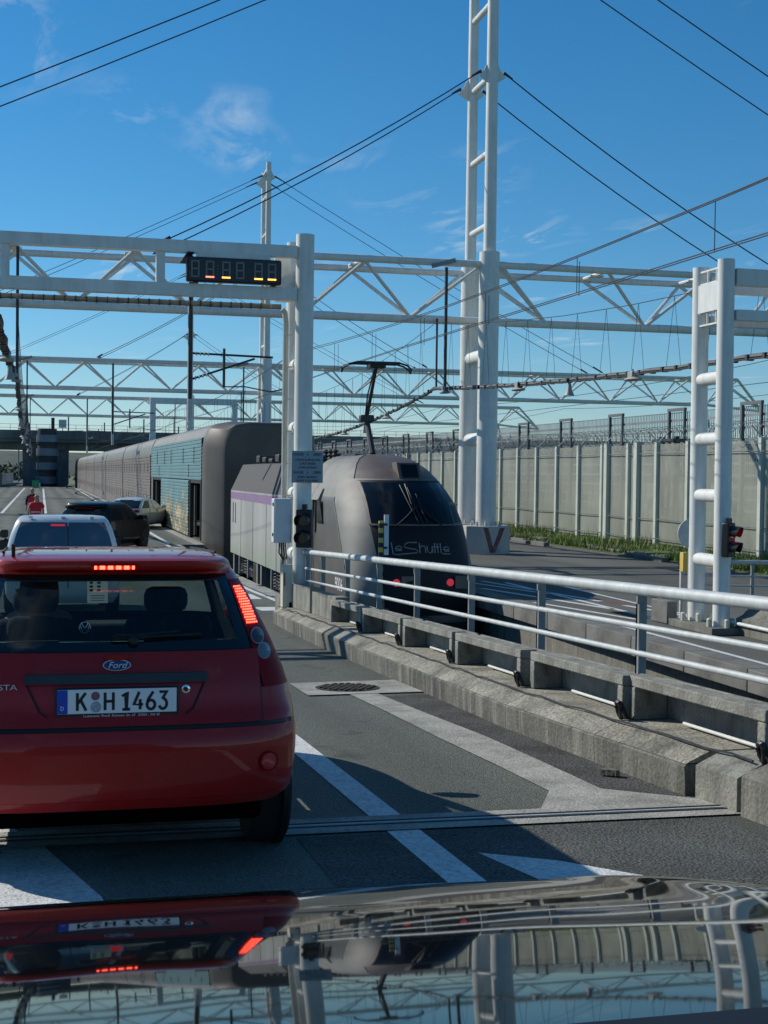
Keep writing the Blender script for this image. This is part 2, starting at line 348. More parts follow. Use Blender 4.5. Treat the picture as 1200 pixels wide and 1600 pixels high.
def mesh_fence_mat(name, col, alpha, ysc, zsc):
    """weld mesh far too fine to pick out: an even share of steel and gap"""
    m = bpy.data.materials.new(name); m.use_nodes = True
    t = m.node_tree
    b = t.nodes['Principled BSDF']
    b.inputs['Base Color'].default_value = (*col, 1); b.inputs['Roughness'].default_value = 0.6
    o = t.nodes['Material Output']
    tr = t.nodes.new('ShaderNodeBsdfTransparent')
    mi = t.nodes.new('ShaderNodeMixShader')
    co = t.nodes.new('ShaderNodeTexCoord')
    sx = t.nodes.new('ShaderNodeSeparateXYZ'); t.links.new(co.outputs['Object'], sx.inputs[0])
    no = t.nodes.new('ShaderNodeTexNoise'); no.inputs['Scale'].default_value = 0.6; no.inputs['Detail'].default_value = 4
    t.links.new(co.outputs['Object'], no.inputs['Vector'])
    oi = t.nodes.new('ShaderNodeObjectInfo')
    mrr = t.nodes.new('ShaderNodeMapRange'); mrr.inputs[3].default_value = 0.78; mrr.inputs[4].default_value = 1.12
    t.links.new(oi.outputs['Random'], mrr.inputs[0])
    n5 = t.nodes.new('ShaderNodeTexNoise'); n5.inputs['Scale'].default_value = 1.3; n5.inputs['Detail'].default_value = 6
    mp5 = t.nodes.new('ShaderNodeMapping'); mp5.inputs['Scale'].default_value = (1, 1, .35); t.links.new(co.outputs['Object'], mp5.inputs[0]); t.links.new(mp5.outputs[0], n5.inputs['Vector'])
    m5 = t.nodes.new('ShaderNodeMapRange'); m5.inputs[1].default_value = 0.3; m5.inputs[2].default_value = 0.7; m5.inputs[3].default_value = 0.8; m5.inputs[4].default_value = 1.12; t.links.new(n5.outputs['Fac'], m5.inputs[0])
    mu1 = t.nodes.new('ShaderNodeMath'); mu1.operation = 'MULTIPLY'; t.links.new(mrr.outputs[0], mu1.inputs[0]); t.links.new(m5.outputs[0], mu1.inputs[1])
    mc = t.nodes.new('ShaderNodeMixRGB'); mc.blend_type = 'MULTIPLY'; mc.inputs[0].default_value = 1; mc.inputs[1].default_value = (*col, 1)
    t.links.new(mu1.outputs[0], mc.inputs[2]); t.links.new(mc.outputs[0], b.inputs['Base Color'])
    if ysc:
        outs = []
        for ax, sc, th in (('Y', ysc, 0.28), ('Z', zsc, 0.22)):
            mu = t.nodes.new('ShaderNodeMath'); mu.operation = 'MULTIPLY'; mu.inputs[1].default_value = sc
            fr = t.nodes.new('ShaderNodeMath'); fr.operation = 'FRACT'
            lt = t.nodes.new('ShaderNodeMath'); lt.operation = 'LESS_THAN'; lt.inputs[1].default_value = th
            t.links.new(sx.outputs[ax], mu.inputs[0]); t.links.new(mu.outputs[0], fr.inputs[0]); t.links.new(fr.outputs[0], lt.inputs[0])
            outs.append(lt)
        mxx = t.nodes.new('ShaderNodeMath'); mxx.operation = 'MAXIMUM'
        t.links.new(outs[0].outputs[0], mxx.inputs[0]); t.links.new(outs[1].outputs[0], mxx.inputs[1])
        t.links.new(mxx.outputs[0], mi.inputs[0])
    else:
        mr = t.nodes.new('ShaderNodeMapRange'); mr.inputs[3].default_value = alpha - 0.08; mr.inputs[4].default_value = alpha + 0.08
        t.links.new(no.outputs['Fac'], mr.inputs[0]); t.links.new(mr.outputs[0], mi.inputs[0])
    t.links.new(tr.outputs[0], mi.inputs[1]); t.links.new(b.outputs[0], mi.inputs[2]); t.links.new(mi.outputs[0], o.inputs[0])
    return m
M['panel_mesh'] = mesh_fence_mat('panel_mesh', (0.38, 0.40, 0.34), 0.47, 0, 0)
M['tall_mesh'] = mesh_fence_mat('tall_mesh', (0.22, 0.25, 0.27), 0.5, 6.0, 2.2)

def mural_mat():
    m = bpy.data.materials.new('mural'); m.use_nodes = True
    t = m.node_tree; b = t.nodes['Principled BSDF']; b.inputs['Roughness'].default_value = 0.4
    n = t.nodes.new; l = t.links.new
    co = n('ShaderNodeTexCoord'); sx = n('ShaderNodeSeparateXYZ'); l(co.outputs['Object'], sx.inputs[0])
    # blocky silhouettes: skyline height from steps along the wagon
    vo = n('ShaderNodeTexNoise'); vo.noise_dimensions = '1D'; vo.inputs['Scale'].default_value = 1.0; vo.inputs['Detail'].default_value = 3
    sn = n('ShaderNodeMath'); sn.operation = 'SNAP'; sn.inputs[1].default_value = 0.35; l(sx.outputs['Y'], sn.inputs[0])
    hal = n('ShaderNodeMath'); hal.operation = 'MULTIPLY'; hal.inputs[1].default_value = 0.7; l(sn.outputs[0], hal.inputs[0])
    l(hal.outputs[0], vo.inputs['W'])
    sk = n('ShaderNodeMapRange'); sk.inputs[1].default_value = 0.3; sk.inputs[2].default_value = 0.7; sk.inputs[3].default_value = 1.3; sk.inputs[4].default_value = 3.0
    l(vo.outputs['Fac'], sk.inputs[0])
    lt = n('ShaderNodeMath'); lt.operation = 'LESS_THAN'; l(sx.outputs['Z'], lt.inputs[0]); l(sk.outputs[0], lt.inputs[1])
    br = n('ShaderNodeTexVoronoi'); br.inputs['Scale'].default_value = 3.2; l(co.outputs['Object'], br.inputs['Vector'])
    rs = n('ShaderNodeValToRGB')
    for k, (p, c) in enumerate([(0.0, (0.55, 0.45, 0.27)), (0.3, (0.62, 0.56, 0.40)), (0.55, (0.30, 0.24, 0.15)), (0.8, (0.14, 0.22, 0.15))]):
        e = rs.color_ramp.elements[k] if k < 2 else rs.color_ramp.elements.new(p)
        e.position = p; e.color = (*c, 1)
    l(br.outputs['Color'], rs.inputs[0])
    skyr = n('ShaderNodeValToRGB')
    for k, (p, c) in enumerate([(0.0, (0.07, 0.13, 0.2)), (0.32, (0.08, 0.15, 0.22)), (0.36, (0.15, 0.29, 0.31)), (1.0, (0.17, 0.32, 0.345))]):
        e = skyr.color_ramp.elements[k] if k < 2 else skyr.color_ramp.elements.new(p)
        e.position = p; e.color = (*c, 1)
    zz = n('ShaderNodeMath'); zz.operation = 'DIVIDE'; zz.inputs[1].default_value = 5.0; l(sx.outputs['Z'], zz.inputs[0]); l(zz.outputs[0], skyr.inputs[0])
    mi = n('ShaderNodeMixRGB'); l(lt.outputs[0], mi.inputs[0]); l(skyr.outputs[0], mi.inputs[1]); l(rs.outputs[0], mi.inputs[2])
    no = n('ShaderNodeTexNoise'); no.inputs['Scale'].default_value = 0.7; no.inputs['Detail'].default_value = 6; l(co.outputs['Object'], no.inputs['Vector'])
    mr = n('ShaderNodeMapRange'); mr.inputs[3].default_value = 0.65; mr.inputs[4].default_value = 1.15; l(no.outputs['Fac'], mr.inputs[0])
    mu = n('ShaderNodeMixRGB'); mu.blend_type = 'MULTIPLY'; mu.inputs[0].default_value = 1; l(mi.outputs[0], mu.inputs[1]); l(mr.outputs[0], mu.inputs[2])
    l(mu.outputs[0], b.inputs['Base Color'])
    return m
M['mural'] = mural_mat()

def loco_side_mat():
    m = bpy.data.materials.new('loco_side'); m.use_nodes = True
    t = m.node_tree; b = t.nodes['Principled BSDF']; b.inputs['Roughness'].default_value = 0.38; b.inputs['Metallic'].default_value = 0.25
    n = t.nodes.new; l = t.links.new
    co = n('ShaderNodeTexCoord'); sx = n('ShaderNodeSeparateXYZ'); l(co.outputs['Object'], sx.inputs[0])
    mr = n('ShaderNodeMapRange'); mr.inputs[1].default_value = 0.6; mr.inputs[2].default_value = 3.5; l(sx.outputs['Z'], mr.inputs[0])
    rp = n('ShaderNodeValToRGB'); rp.color_ramp.interpolation = 'LINEAR'
    for k, (p, c) in enumerate([(0.0, (0.46, 0.57, 0.46)), (0.22, (0.52, 0.59, 0.50)), (0.4, (0.56, 0.57, 0.53)), (1.0, (0.58, 0.55, 0.54))]):
        e = rp.color_ramp.elements[k] if k < 2 else rp.color_ramp.elements.new(p)
        e.position = p; e.color = (*c, 1)
    l(mr.outputs[0], rp.inputs[0])
    no = n('ShaderNodeTexNoise'); no.inputs['Scale'].default_value = 0.8; no.inputs['Detail'].default_value = 7
    mp_ = n('ShaderNodeMapping'); mp_.inputs['Scale'].default_value = (1, 1, 0.25); l(co.outputs['Object'], mp_.inputs[0]); l(mp_.outputs[0], no.inputs['Vector'])
    m2 = n('ShaderNodeMapRange'); m2.inputs[3].default_value = 0.6; m2.inputs[4].default_value = 1.2; l(no.outputs['Fac'], m2.inputs[0])
    mu = n('ShaderNodeMixRGB'); mu.blend_type = 'MULTIPLY'; mu.inputs[0].default_value = 1; l(rp.outputs[0], mu.inputs[1]); l(m2.outputs[0], mu.inputs[2])
    l(mu.outputs[0], b.inputs['Base Color'])
    return m
M['loco_side'] = loco_side_mat()

# ------------------------------------------------------------------ mesh helpers
class MB:
    def __init__(s):
        s.v = []; s.f = []
    def quad(s, a, b, c, d):
        i = len(s.v); s.v += [tuple(a), tuple(b), tuple(c), tuple(d)]; s.f.append((i, i + 1, i + 2, i + 3)); return s
    def ngon(s, pts):
        i = len(s.v); s.v += [tuple(p) for p in pts]; s.f.append(tuple(range(i, i + len(pts)))); return s
    def box(s, x0, x1, y0, y1, z0, z1):
        i = len(s.v)
        s.v += [(x0, y0, z0), (x1, y0, z0), (x1, y1, z0), (x0, y1, z0), (x0, y0, z1), (x1, y0, z1), (x1, y1, z1), (x0, y1, z1)]
        s.f += [(i, i + 3, i + 2, i + 1), (i + 4, i + 5, i + 6, i + 7), (i, i + 1, i + 5, i + 4), (i + 1, i + 2, i + 6, i + 5), (i + 2, i + 3, i + 7, i + 6), (i + 3, i, i + 4, i + 7)]
        return s
    def bar(s, p0, p1, w_, h_, upv=(0, 0, 1)):
        p0, p1 = Vector(p0), Vector(p1); d = (p1 - p0).normalized()
        u = Vector(upv)
        if abs(d.dot(u)) > 0.99: u = Vector((0, 1, 0))
        a = d.cross(u).normalized() * (w_ / 2); b = a.cross(d).normalized() * (h_ / 2)
        i = len(s.v)
        for p in (p0, p1):
            s.v += [tuple(p - a - b), tuple(p + a - b), tuple(p + a + b), tuple(p - a + b)]
        s.f += [(i, i + 1, i + 2, i + 3), (i + 7, i + 6, i + 5, i + 4), (i, i + 4, i + 5, i + 1), (i + 1, i + 5, i + 6, i + 2), (i + 2, i + 6, i + 7, i + 3), (i + 3, i + 7, i + 4, i)]
        return s
    def tube(s, p0, p1, r0, r1=None, n=12, caps=True):
        if r1 is None: r1 = r0
        p0, p1 = Vector(p0), Vector(p1); d = (p1 - p0).normalized()
        u = Vector((0, 0, 1)) if abs(d.z) < 0.95 else Vector((1, 0, 0))
        a = d.cross(u).normalized(); b = d.cross(a).normalized()
        i = len(s.v)
        for p, r in ((p0, r0), (p1, r1)):
            for k in range(n):
                t = 2 * math.pi * k / n
                s.v.append(tuple(p + a * (r * math.cos(t)) + b * (r * math.sin(t))))
        for k in range(n):
            s.f.append((i + k, i + (k + 1) % n, i + n + (k + 1) % n, i + n + k))
        if caps:
            s.f.append(tuple(i + n - 1 - k for k in range(n))); s.f.append(tuple(i + n + k for k in range(n)))
        return s
    def path(s, pts, r, n=6, caps=True):
        pts = [Vector(p) for p in pts]; m = len(pts); i = len(s.v)
        for q, p in enumerate(pts):
            d = ((pts[min(q + 1, m - 1)] - pts[max(q - 1, 0)])).normalized()
            u = Vector((0, 0, 1)) if abs(d.z) < 0.95 else Vector((1, 0, 0))
            a = d.cross(u).normalized(); b = d.cross(a).normalized()
            for k in range(n):
                t = 2 * math.pi * k / n
                s.v.append(tuple(p + a * (r * math.cos(t)) + b * (r * math.sin(t))))
        for q in range(m - 1):
            for k in range(n):
                s.f.append((i + q * n + k, i + q * n + (k + 1) % n, i + (q + 1) * n + (k + 1) % n, i + (q + 1) * n + k))
        if caps:
            s.f.append(tuple(i + n - 1 - k for k in range(n))); s.f.append(tuple(i + (m - 1) * n + k for k in range(n)))
        return s
    def grid(s, rows, close=False):
        i = len(s.v); m = len(rows[0])
        for r in rows: s.v += [tuple(p) for p in r]
        for a in range(len(rows) - 1):
            for b in range(m if close else m - 1):
                c = (b + 1) % m
                s.f.append((i + a * m + b, i + a * m + c, i + (a + 1) * m + c, i + (a + 1) * m + b))
        return s
    def prism(s, poly, lift):
        """closed solid from a polygon (3D points) and an offset vector"""
        lift = Vector(lift); i = len(s.v); n = len(poly)
        s.v += [tuple(p) for p in poly] + [tuple(Vector(p) + lift) for p in poly]
        s.f.append(tuple(i + n - 1 - k for k in range(n))); s.f.append(tuple(i + n + k for k in range(n)))
        for k in range(n):
            s.f.append((i + k, i + (k + 1) % n, i + n + (k + 1) % n, i + n + k))
        return s
    def lathe(s, prof, c, axis='z', n=16):
        """prof: list of (radius, height)"""
        c = Vector(c); i = len(s.v)
        for r, h in prof:
            for k in range(n):
                t = 2 * math.pi * k / n
                q = (r * math.cos(t), r * math.sin(t), h)
                if axis == 'y': q = (q[0], q[2], q[1])
                if axis == 'x': q = (q[2], q[0], q[1])
                s.v.append(tuple(c + Vector(q)))
        for a in range(len(prof) - 1):
            for k in range(n):
                s.f.append((i + a * n + k, i + a * n + (k + 1) % n, i + (a + 1) * n + (k + 1) % n, i + (a + 1) * n + k))
        s.f.append(tuple(i + n - 1 - k for k in range(n)))
        s.f.append(tuple(i + (len(prof) - 1) * n + k for k in range(n)))
        return s
    def build(s, name, mat, parent=None, local=False, bevel=0.0, smooth=35):
        off = Vector((0, 0, 0)) if (local or parent is None) else wloc(parent)
        me = bpy.data.meshes.new(name)
        me.from_pydata([tuple(Vector(p) - off) for p in s.v], [], s.f)
        me.materials.append(mat)
        me.validate(); me.update()
        import bmesh
        bm = bmesh.new(); bm.from_mesh(me)
        bmesh.ops.recalc_face_normals(bm, faces=bm.faces); bm.to_mesh(me); bm.free()
        if smooth:
            me.polygons.foreach_set('use_smooth', [True] * len(me.polygons))
            me.set_sharp_from_angle(angle=R(smooth))
        o = bpy.data.objects.new(name, me)
        COL.objects.link(o)
        if parent: o.parent = parent
        if bevel:
            b = o.modifiers.new('bevel', 'BEVEL'); b.width = bevel; b.segments = 2; b.limit_method = 'ANGLE'; b.angle_limit = R(40)
        return o

def wloc(o):
    p = Vector((0, 0, 0))
    while o is not None:
        p = p + o.location; o = o.parent
    return p

def tag(o, label=None, cat=None, group=None, kind=None):
    if label: o['label'] = label
    if cat: o['category'] = cat
    if group: o['group'] = group
    if kind: o['kind'] = kind
    return o

def empty(name, loc, label, cat, group=None, rz=0.0, rx=0.0):
    o = bpy.data.objects.new(name, None); COL.objects.link(o)
    o.location = loc; o.rotation_euler = (rx, 0, rz)
    o.empty_display_size = 0.2
    return tag(o, label, cat, group)

def copy_tree(o, parent=None):
    c = o.copy(); COL.objects.link(c); c.parent = parent
    for ch in list(o.children): copy_tree(ch, c)
    return c

def copy_part(o, dv):
    c = o.copy(); COL.objects.link(c); c.location = Vector(o.location) + Vector(dv); return c

def text(name, body, size, mat, parent, mw, sx=1.0, extrude=0.001, align='CENTER', shear=0.0, offset=0.0, spacing=1.0):
    cu = bpy.data.curves.new(name, 'FONT')
    cu.body = body; cu.size = size; cu.extrude = extrude; cu.align_x = align; cu.align_y = 'CENTER'; cu.shear = shear; cu.offset = offset
    cu.space_character = spacing
    cu.resolution_u = 4
    tmp = bpy.data.objects.new(name + '_t', cu); COL.objects.link(tmp)
    bpy.context.view_layer.update()
    dg = bpy.context.evaluated_depsgraph_get()
    me = bpy.data.meshes.new_from_object(tmp.evaluated_get(dg))
    bpy.data.objects.remove(tmp, do_unlink=True)
    me.transform(mw @ Matrix.Diagonal((sx, 1, 1, 1)))
    me.materials.clear(); me.materials.append(mat)
    o = bpy.data.objects.new(name, me); COL.objects.link(o)
    o.parent = parent
    return o
# text facing -Y: local x->x, y->z
def face_cam(x, y, z, tilt=0.0):
    return Matrix.Translation((x, y, z)) @ Matrix.Rotation(R(90) + tilt, 4, 'X')

def zg(Y):
    if Y < 24: return .88 - .036 * (Y - 6.8)
    if Y < 38.4:
        t = 38.4 - Y; return .036 * t * t / 28.8
    return 0.0

# ================================================================== THE SETTING
def struct(o): return tag(o, kind='structure')
XL, XPE, XP1, TRX, XRE = -15.0, 5.98, 5.08, 8.2, 9.68
YJ = 51.6                                        # the edge steps out here to meet the wagons
def xpe(y): return XP1 if y < YJ - .001 else XPE      # platform left limit, platform edge, track centre, right platform edge

b = MB(); b.quad((-3000, -600, -1.5), (3000, -600, -1.5), (3000, 6000, -1.5), (-3000, 6000, -1.5))
struct(b.build('ground', M['field']))

# left platform: ramp near the camera, level further on
ys = [-25, -10, 0, 4, 8, 12, 16, 20, 21.7] + [21.7 + 1.1 * k for k in range(1, 17)] + [45, YJ, 60, 90, 130, 170, 209, 215, 300, 420]
b = MB()
b.grid([[(XL, y, zg(y)), (-6, y, zg(y)), (0, y, zg(y)), (4.2, y, zg(y))] for y in ys if y <= 21.7])
b.grid([[(XL, y, zg(y)), (-6, y, zg(y)), (0, y, zg(y)), (XP1 - 0.35, y, zg(y))] for y in ys if 21.7 <= y <= YJ])
b.grid([[(XL, y, zg(y)), (-6, y, zg(y)), (0, y, zg(y)), (XPE - 0.35, y, zg(y))] for y in ys if y >= YJ])
b.grid([[(4.2, y, zg(y)), (4.2, y, -1.5)] for y in ys if y <= 21.7])
b.quad((4.2, 21.7, zg(21.7)), (4.2, 21.7, -1.5), (XP1 - 0.35, 21.7, -1.5), (XP1 - 0.35, 21.7, zg(21.7)))
struct(b.build('platform', M['asphalt'], smooth=20))
# platform edge: concrete coping stones, each its own piece
edge = MB().grid([[(XP1 - 0.06, y, -0.3 + zg(y)), (XP1 - 0.06, y, -1.5)] for y in ys if 21.7 <= y <= YJ]).grid([[(XPE - 0.06, y, -0.3), (XPE - 0.06, y, -1.5)] for y in ys if y >= YJ]).quad((XP1 - .36, YJ + .01, 0), (XP1 - .36, YJ + .01, -1.5), (XPE - .06, YJ + .01, -1.5), (XPE - .06, YJ + .01, 0)).build('platform_edge', M['concrete_dark'])
struct(edge)
proto = None
y = 21.75
while y < 205:
    ln = (2.0 if y + 2.0 < YJ else YJ - y) if y < YJ - .01 else (2.0 if y < 60 else 6.0)
    z0, z1 = zg(y), zg(y + ln)
    c = MB()
    x0, x1 = xpe(y) - 0.35, xpe(y)
    e = 0.012
    c.grid([[(x0, y + e, z0 - .3), (x0, y + e, z0 + .004), (x1, y + e, z0 + .004), (x1, y + e, z0 - .3)],
            [(x0, y + ln - e, z1 - .3), (x0, y + ln - e, z1 + .004), (x1, y + ln - e, z1 + .004), (x1, y + ln - e, z1 - .3)]], close=True)
    c.f += [(3, 2, 1, 0), (4, 5, 6, 7)]
    if y > 40 and proto is not None and abs(ln - plen) < .01 and xpe(y) == pxe:
        o = copy_part(proto, (0, y - py0, 0)); o.parent = edge
    else:
        o = c.build('coping_stone', M['strip_concrete'], edge)
        if y > 38.4:
            proto, py0, plen, pxe = o, y, ln, xpe(y)
    y += ln

# track pit
b = MB().quad((4.2, -25, -1.45), (XRE + 0.7, -25, -1.45), (XRE + 0.7, 420, -1.45), (4.2, 420, -1.45))
struct(b.build('track_bed', M['pit']))
for sgn in (-1, 1):
    r = MB()
    x = TRX + sgn * 0.7525
    pr = [(-.07, -1.446), (.07, -1.446), (.07, -1.43), (.01, -1.41), (.01, -1.31), (.036, -1.30), (.036, -1.26), (-.036, -1.26), (-.036, -1.30), (-.01, -1.31), (-.01, -1.41), (-.07, -1.43)]
    r.grid([[(x + a, yy, zz) for a, zz in pr] for yy in (-20, 420)], close=True)
    struct(r.build('rail', M['rail_steel'], smooth=0))

# right platform
b = MB()
b.quad((XRE + 0.45, -25, 0), (19.2, -25, 0), (19.2, 48, 0), (XRE + 0.45, 48, 0))
b.quad((10.75, 48, 0), (19.2, 48, 0), (19.2, 420, 0), (10.75, 420, 0))
b.quad((10.75, 48, 0), (10.75, 48, -1.5), (10.75, 420, -1.5), (10.75, 420, 0))
struct(b.build('right_platform', M['asphalt_far']))
redge = struct(MB().grid([[(9.95, -25, -0.32), (9.95, -25, -0.95), (9.78, -25, -1.0), (9.78, -25, -1.5)],
                          [(9.95, 48, -0.32), (9.95, 48, -0.95), (9.78, 48, -1.0), (9.78, 48, -1.5)]]).build('right_platform_edge', M['concrete']))
cs = None
for k in range(17):
    y = 14 + k * 2.0
    if cs is None:
        c = MB().box(XRE, XRE + 0.45, y + .01, y + 1.99, -0.32, 0.006)
        cs = c.build('coping_stone', M['concrete_dark'], redge, bevel=0.012); y00 = y
    else:
        o = copy_part(cs, (0, y - y00, 0)); o.parent = redge

# grass verge behind the right platform, kerb in front of it
b = MB(); rows = []
for k in range(60):
    y = -25 + k * 8
    rows.append([(19.32, y, 0.03), (20.2, y, 0.12 + .04 * math.sin(k)), (22.9, y, 0.10), (30, y, 0.15), (46, y, 0.9), (120, y, 1.2), (800, y, 2)])
b.grid(rows); struct(b.build('verge', M['grass']))
kerb = struct(MB().box(19.215, 19.33, -25, 420, -0.3, 0.02).build('kerb', M['concrete_dark']))
ks = None
for k in range(44):
    y = 26 + k * 1.5
    if ks is None:
        ks = MB().box(19.19, 19.42, y + .03, y + 1.45, -0.05, 0.16).build('kerb_stone', M['concrete_dark'], kerb, bevel=0.02); ky = y
    else:
        o = copy_part(ks, (random.uniform(-.03, .03), y - ky, random.uniform(-.03, .02))); o.parent = kerb
        o.rotation_euler = (0, 0, random.uniform(-.03, .03))
# grass and weeds along the fence
b = MB()
for k in range(16000):
    y = random.uniform(30, 115); x = 19.45 + 3.6 * random.random() ** 1.6
    cl = 0.5 + 0.5 * math.sin(y * 0.9) * math.sin(y * 0.37 + 1.3)
    if random.random() > .35 + .65 * cl: continue
    h = random.uniform(.05, .28) * (0.4 + 1.2 * cl) * (1.9 if random.random() < .06 else 1)
    for q in range(3):
        a = random.uniform(0, 6.28); w_ = random.uniform(.012, .03); ln = random.uniform(.03, .2)
        dx_, dy_ = math.cos(a), math.sin(a)
        p = (x + random.uniform(-.1, .1), y + random.uniform(-.1, .1))
        b.v += [(p[0] - dy_ * w_, p[1] + dx_ * w_, 0.05), (p[0] + dy_ * w_, p[1] - dx_ * w_, 0.05), (p[0] + dx_ * ln, p[1] + dy_ * ln, 0.05 + h)]
        i = len(b.v); b.f.append((i - 3, i - 2, i - 1))
m_blade = pm('blade', (0.15, 0.20, 0.045), 0.8, var=0.6, scale=0.8)
tag(b.build('grass', m_blade, smooth=0), 'tall green grass and weeds growing along the foot of the security fence', 'grass', kind='stuff')

# far hills beyond the overbridge
for nm, y0, hmax, sd in (('hills', 900, 16, 1), ('hills', 1500, 34, 5)):
    rnd = random.Random(sd); b = MB(); top = []
    for k in range(121):
        x = -1600 + k * 27; h = hmax * (0.55 + 0.25 * math.sin(x * .004 + sd) + 0.12 * math.sin(x * .017 + 2 * sd) + 0.08 * rnd.random())
        top.append([(x, y0 - 60, -1.5), (x, y0, h * .8), (x, y0 + 60, h), (x, y0 + 200, h * .9)])
    b.grid(top); struct(b.build(nm, M['hill']))

# ------------------------------------------------------------------ painted marks and pieces let into the road
def mark(name, poly, mat, dz=0.004):
    b = MB(); b.ngon([(x, y, zg(y) + dz) for x, y in poly]); return struct(b.build(name, mat, smooth=0))
def line(name, x0, y0, x1, y1, wd, mat=None, dz=0.004, z=None):
    n = max(1, int(abs(y1 - y0) / 4)) if z is None else 1
    b = MB(); rows = []
    for k in range(n + 1):
        t = k / n; x = x0 + (x1 - x0) * t; y = y0 + (y1 - y0) * t
        zz = (zg(y) if z is None else z) + dz
        rows.append([(x - wd / 2, y, zz), (x + wd / 2, y, zz)])
    b.grid(rows); return struct(b.build(name, mat or M['paint_white'], smooth=0))
line('lane_line', 1.84, 3.0, 1.66, 20.5, 0.17)
mark('road_arrow', [(2.02, 6.30), (2.33, 6.07), (2.62, 5.70), (2.85, 5.2), (2.16, 5.2), (2.13, 5.75)], M['paint_white'])
mark('road_arrow', [(-0.75, 7.9), (-0.2, 7.6), (0.04, 6.90), (0.27, 5.9), (0.34, 5.2), (-0.75, 5.2)], M['paint_white'])
mark('patched_asphalt', [(1.25, 6.80), (3.5, 6.80), (3.5, 2.5), (1.25, 2.5)], pm('patch_grey', (0.105, 0.11, 0.10), 0.95, var=0.25, scale=2, bump=1.0, bscale=70, fine=0.6, fscale=75, spec=0.2), 0.0025)
mark('patched_asphalt', [(2.78, 12.2), (2.88, 9.5), (2.93, 7.6), (3.72, 7.15), (3.50, 9.5), (3.44, 12.3)], M['patch_asphalt'], 0.004)
b = MB()
b.grid([[(l, y, zg(y) + .008), (r, y, zg(y) + .008)] for l, r, y in [(2.74, 3.0, 12.5), (2.79, 3.07, 11.2), (2.82, 3.17, 9.7), (2.86, 3.19, 8.6), (2.88, 3.2, 7.66), (2.63, 3.76, 7.13)]])
struct(b.build('drain_strip', M['strip_concrete'], smooth=0))
mark('manhole_surround', [(2.36, 13.32), (2.36, 12.36), (3.44, 12.42), (3.42, 13.42)], M['strip_concrete'], 0.012)
ring = [(2.82 + .30 * math.cos(t * math.pi / 12), 12.84 + .30 * math.sin(t * math.pi / 12)) for t in range(24)]
mh = struct(mark('manhole_cover', ring, M['iron'], 0.018))
for k in range(-4, 5):
    for q in range(-4, 5):
        x, y = 2.82 + k * .062 + (.03 if q % 2 else 0), 12.84 + q * .062
        if math.hypot(x - 2.82, y - 12.84) < .26:
            MB().box(x - .02, x + .02, y - .02, y + .02, zg(y) + .016, zg(y) + .03).build('tread_stud', M['iron'], mh)
mark('joint_surround', [(-6, 7.27), (3.84, 7.17), (3.76, 6.82), (-6, 6.92)], M['strip_concrete'], 0.0095)
for dy_ in (0.02, 0.09):
    b = MB(); b.bar((-6, 7.03 + dy_, zg(7.03) + .006), (3.79, 6.94 + dy_, zg(6.94) + .006), 0.012, 0.016)
    struct(b.build('expansion_joint', M['dark_steel']))
b = MB(); b.bar((-6, 7.09, zg(7.03) + .006), (3.79, 7.0, zg(6.94) + .006), 0.018, 0.012); struct(b.build('expansion_joint', M['galv']))
# level platform lines
line('edge_line', 4.72, 52, 5.4, 205, 0.16)
line('edge_line', 4.58, 22.5, 4.58, 51.4, 0.12)
mark('edge_dash', [(3.85, 24.6), (4.4, 24.6), (4.4, 25.6), (3.85, 25.6)], M['paint_white'])
mark('edge_dash', [(3.85, 28.0), (4.4, 28.0), (4.4, 29.6), (3.85, 29.6)], M['paint_white'])
mark('dark_band', [(-15, 206.5), (5.6, 206.5), (5.6, 209.5), (-15, 209.5)], M['black'])  # flat black band across the far end of the platform
line('bay_line', -2.0, 88, -1.55, 205, 0.2)
line('bay_line', 0.55, 88, 0.95, 200, 0.2)
line('bay_line', -6.5, 60, -6.5, 205, 0.2)
# right platform lines
line('right_edge_line', 10.22, 15, 10.19, 25.5, 0.11, z=0)
for (x0, y0, x1, y1, wd) in [(11.35, 33.5, 11.35, 24.2, .13), (10.9, 34.0, 12.2, 25.0, .14), (10.45, 33.5, 11.25, 30.2, .13), (10.2, 31.8, 11.3, 26.6, .16), (10.2, 28.2, 10.95, 24.6, .14), (12.4, 34, 12.3, 25, .1)]:
    line('hatch_line', x0, y0, x1, y1, wd, z=0)
mark('rust_patch', [(10.75, 26.3), (11.2, 26.3), (11.2, 25.0), (10.75, 25.0)], pm('rust_patch', (0.14, 0.07, 0.05), 0.9, var=0.4, scale=6), 0.008)

# ------------------------------------------------------------------ kerb wall beside the ramp with its concrete frames
wall = empty('kerb_wall', (3.85, 14, zg(14)), 'weathered low concrete wall along the right of the ramp', 'wall')
def wall_seg(y0, y1, prof, name, mat):
    n = max(1, int((y1 - y0) / 1.5)); rows = []
    for k in range(n + 1):
        y = y0 + (y1 - y0) * k / n
        xo = 0.0 if y > 10 else (10 - y) * 0.055
        if y > 18: xo = (y - 18) * 0.03
        rows.append([(x + xo * (1 if x < 3.9 else 0.3), y, zg(y) + z) for x, z in prof])
    c = MB(); c.grid(rows, close=True); m = len(prof); L0 = len(rows) * m
    c.f.append(tuple(range(m))); c.f.append(tuple(range(L0 - m, L0)))
    return c.build(name, mat, wall, smooth=25)
yy = [21.5, 19.6, 17.7, 15.8, 13.9, 12.0, 10.1, 8.55, 7.36]
for k in range(len(yy) - 1):
    o = wall_seg(yy[k + 1] + .004, yy[k] - .004, [(3.445, -.05), (3.435, .17), (3.455, .19), (4.19, .19), (4.19, -.05)], 'wall_block', M['wall_concrete'])
    o = wall_seg(yy[k + 1] + .004, yy[k] - .004, [(3.442, .185), (3.48, .205), (3.60, .258), (4.28, .268), (4.28, .185)], 'capping', M['concrete_pale'])
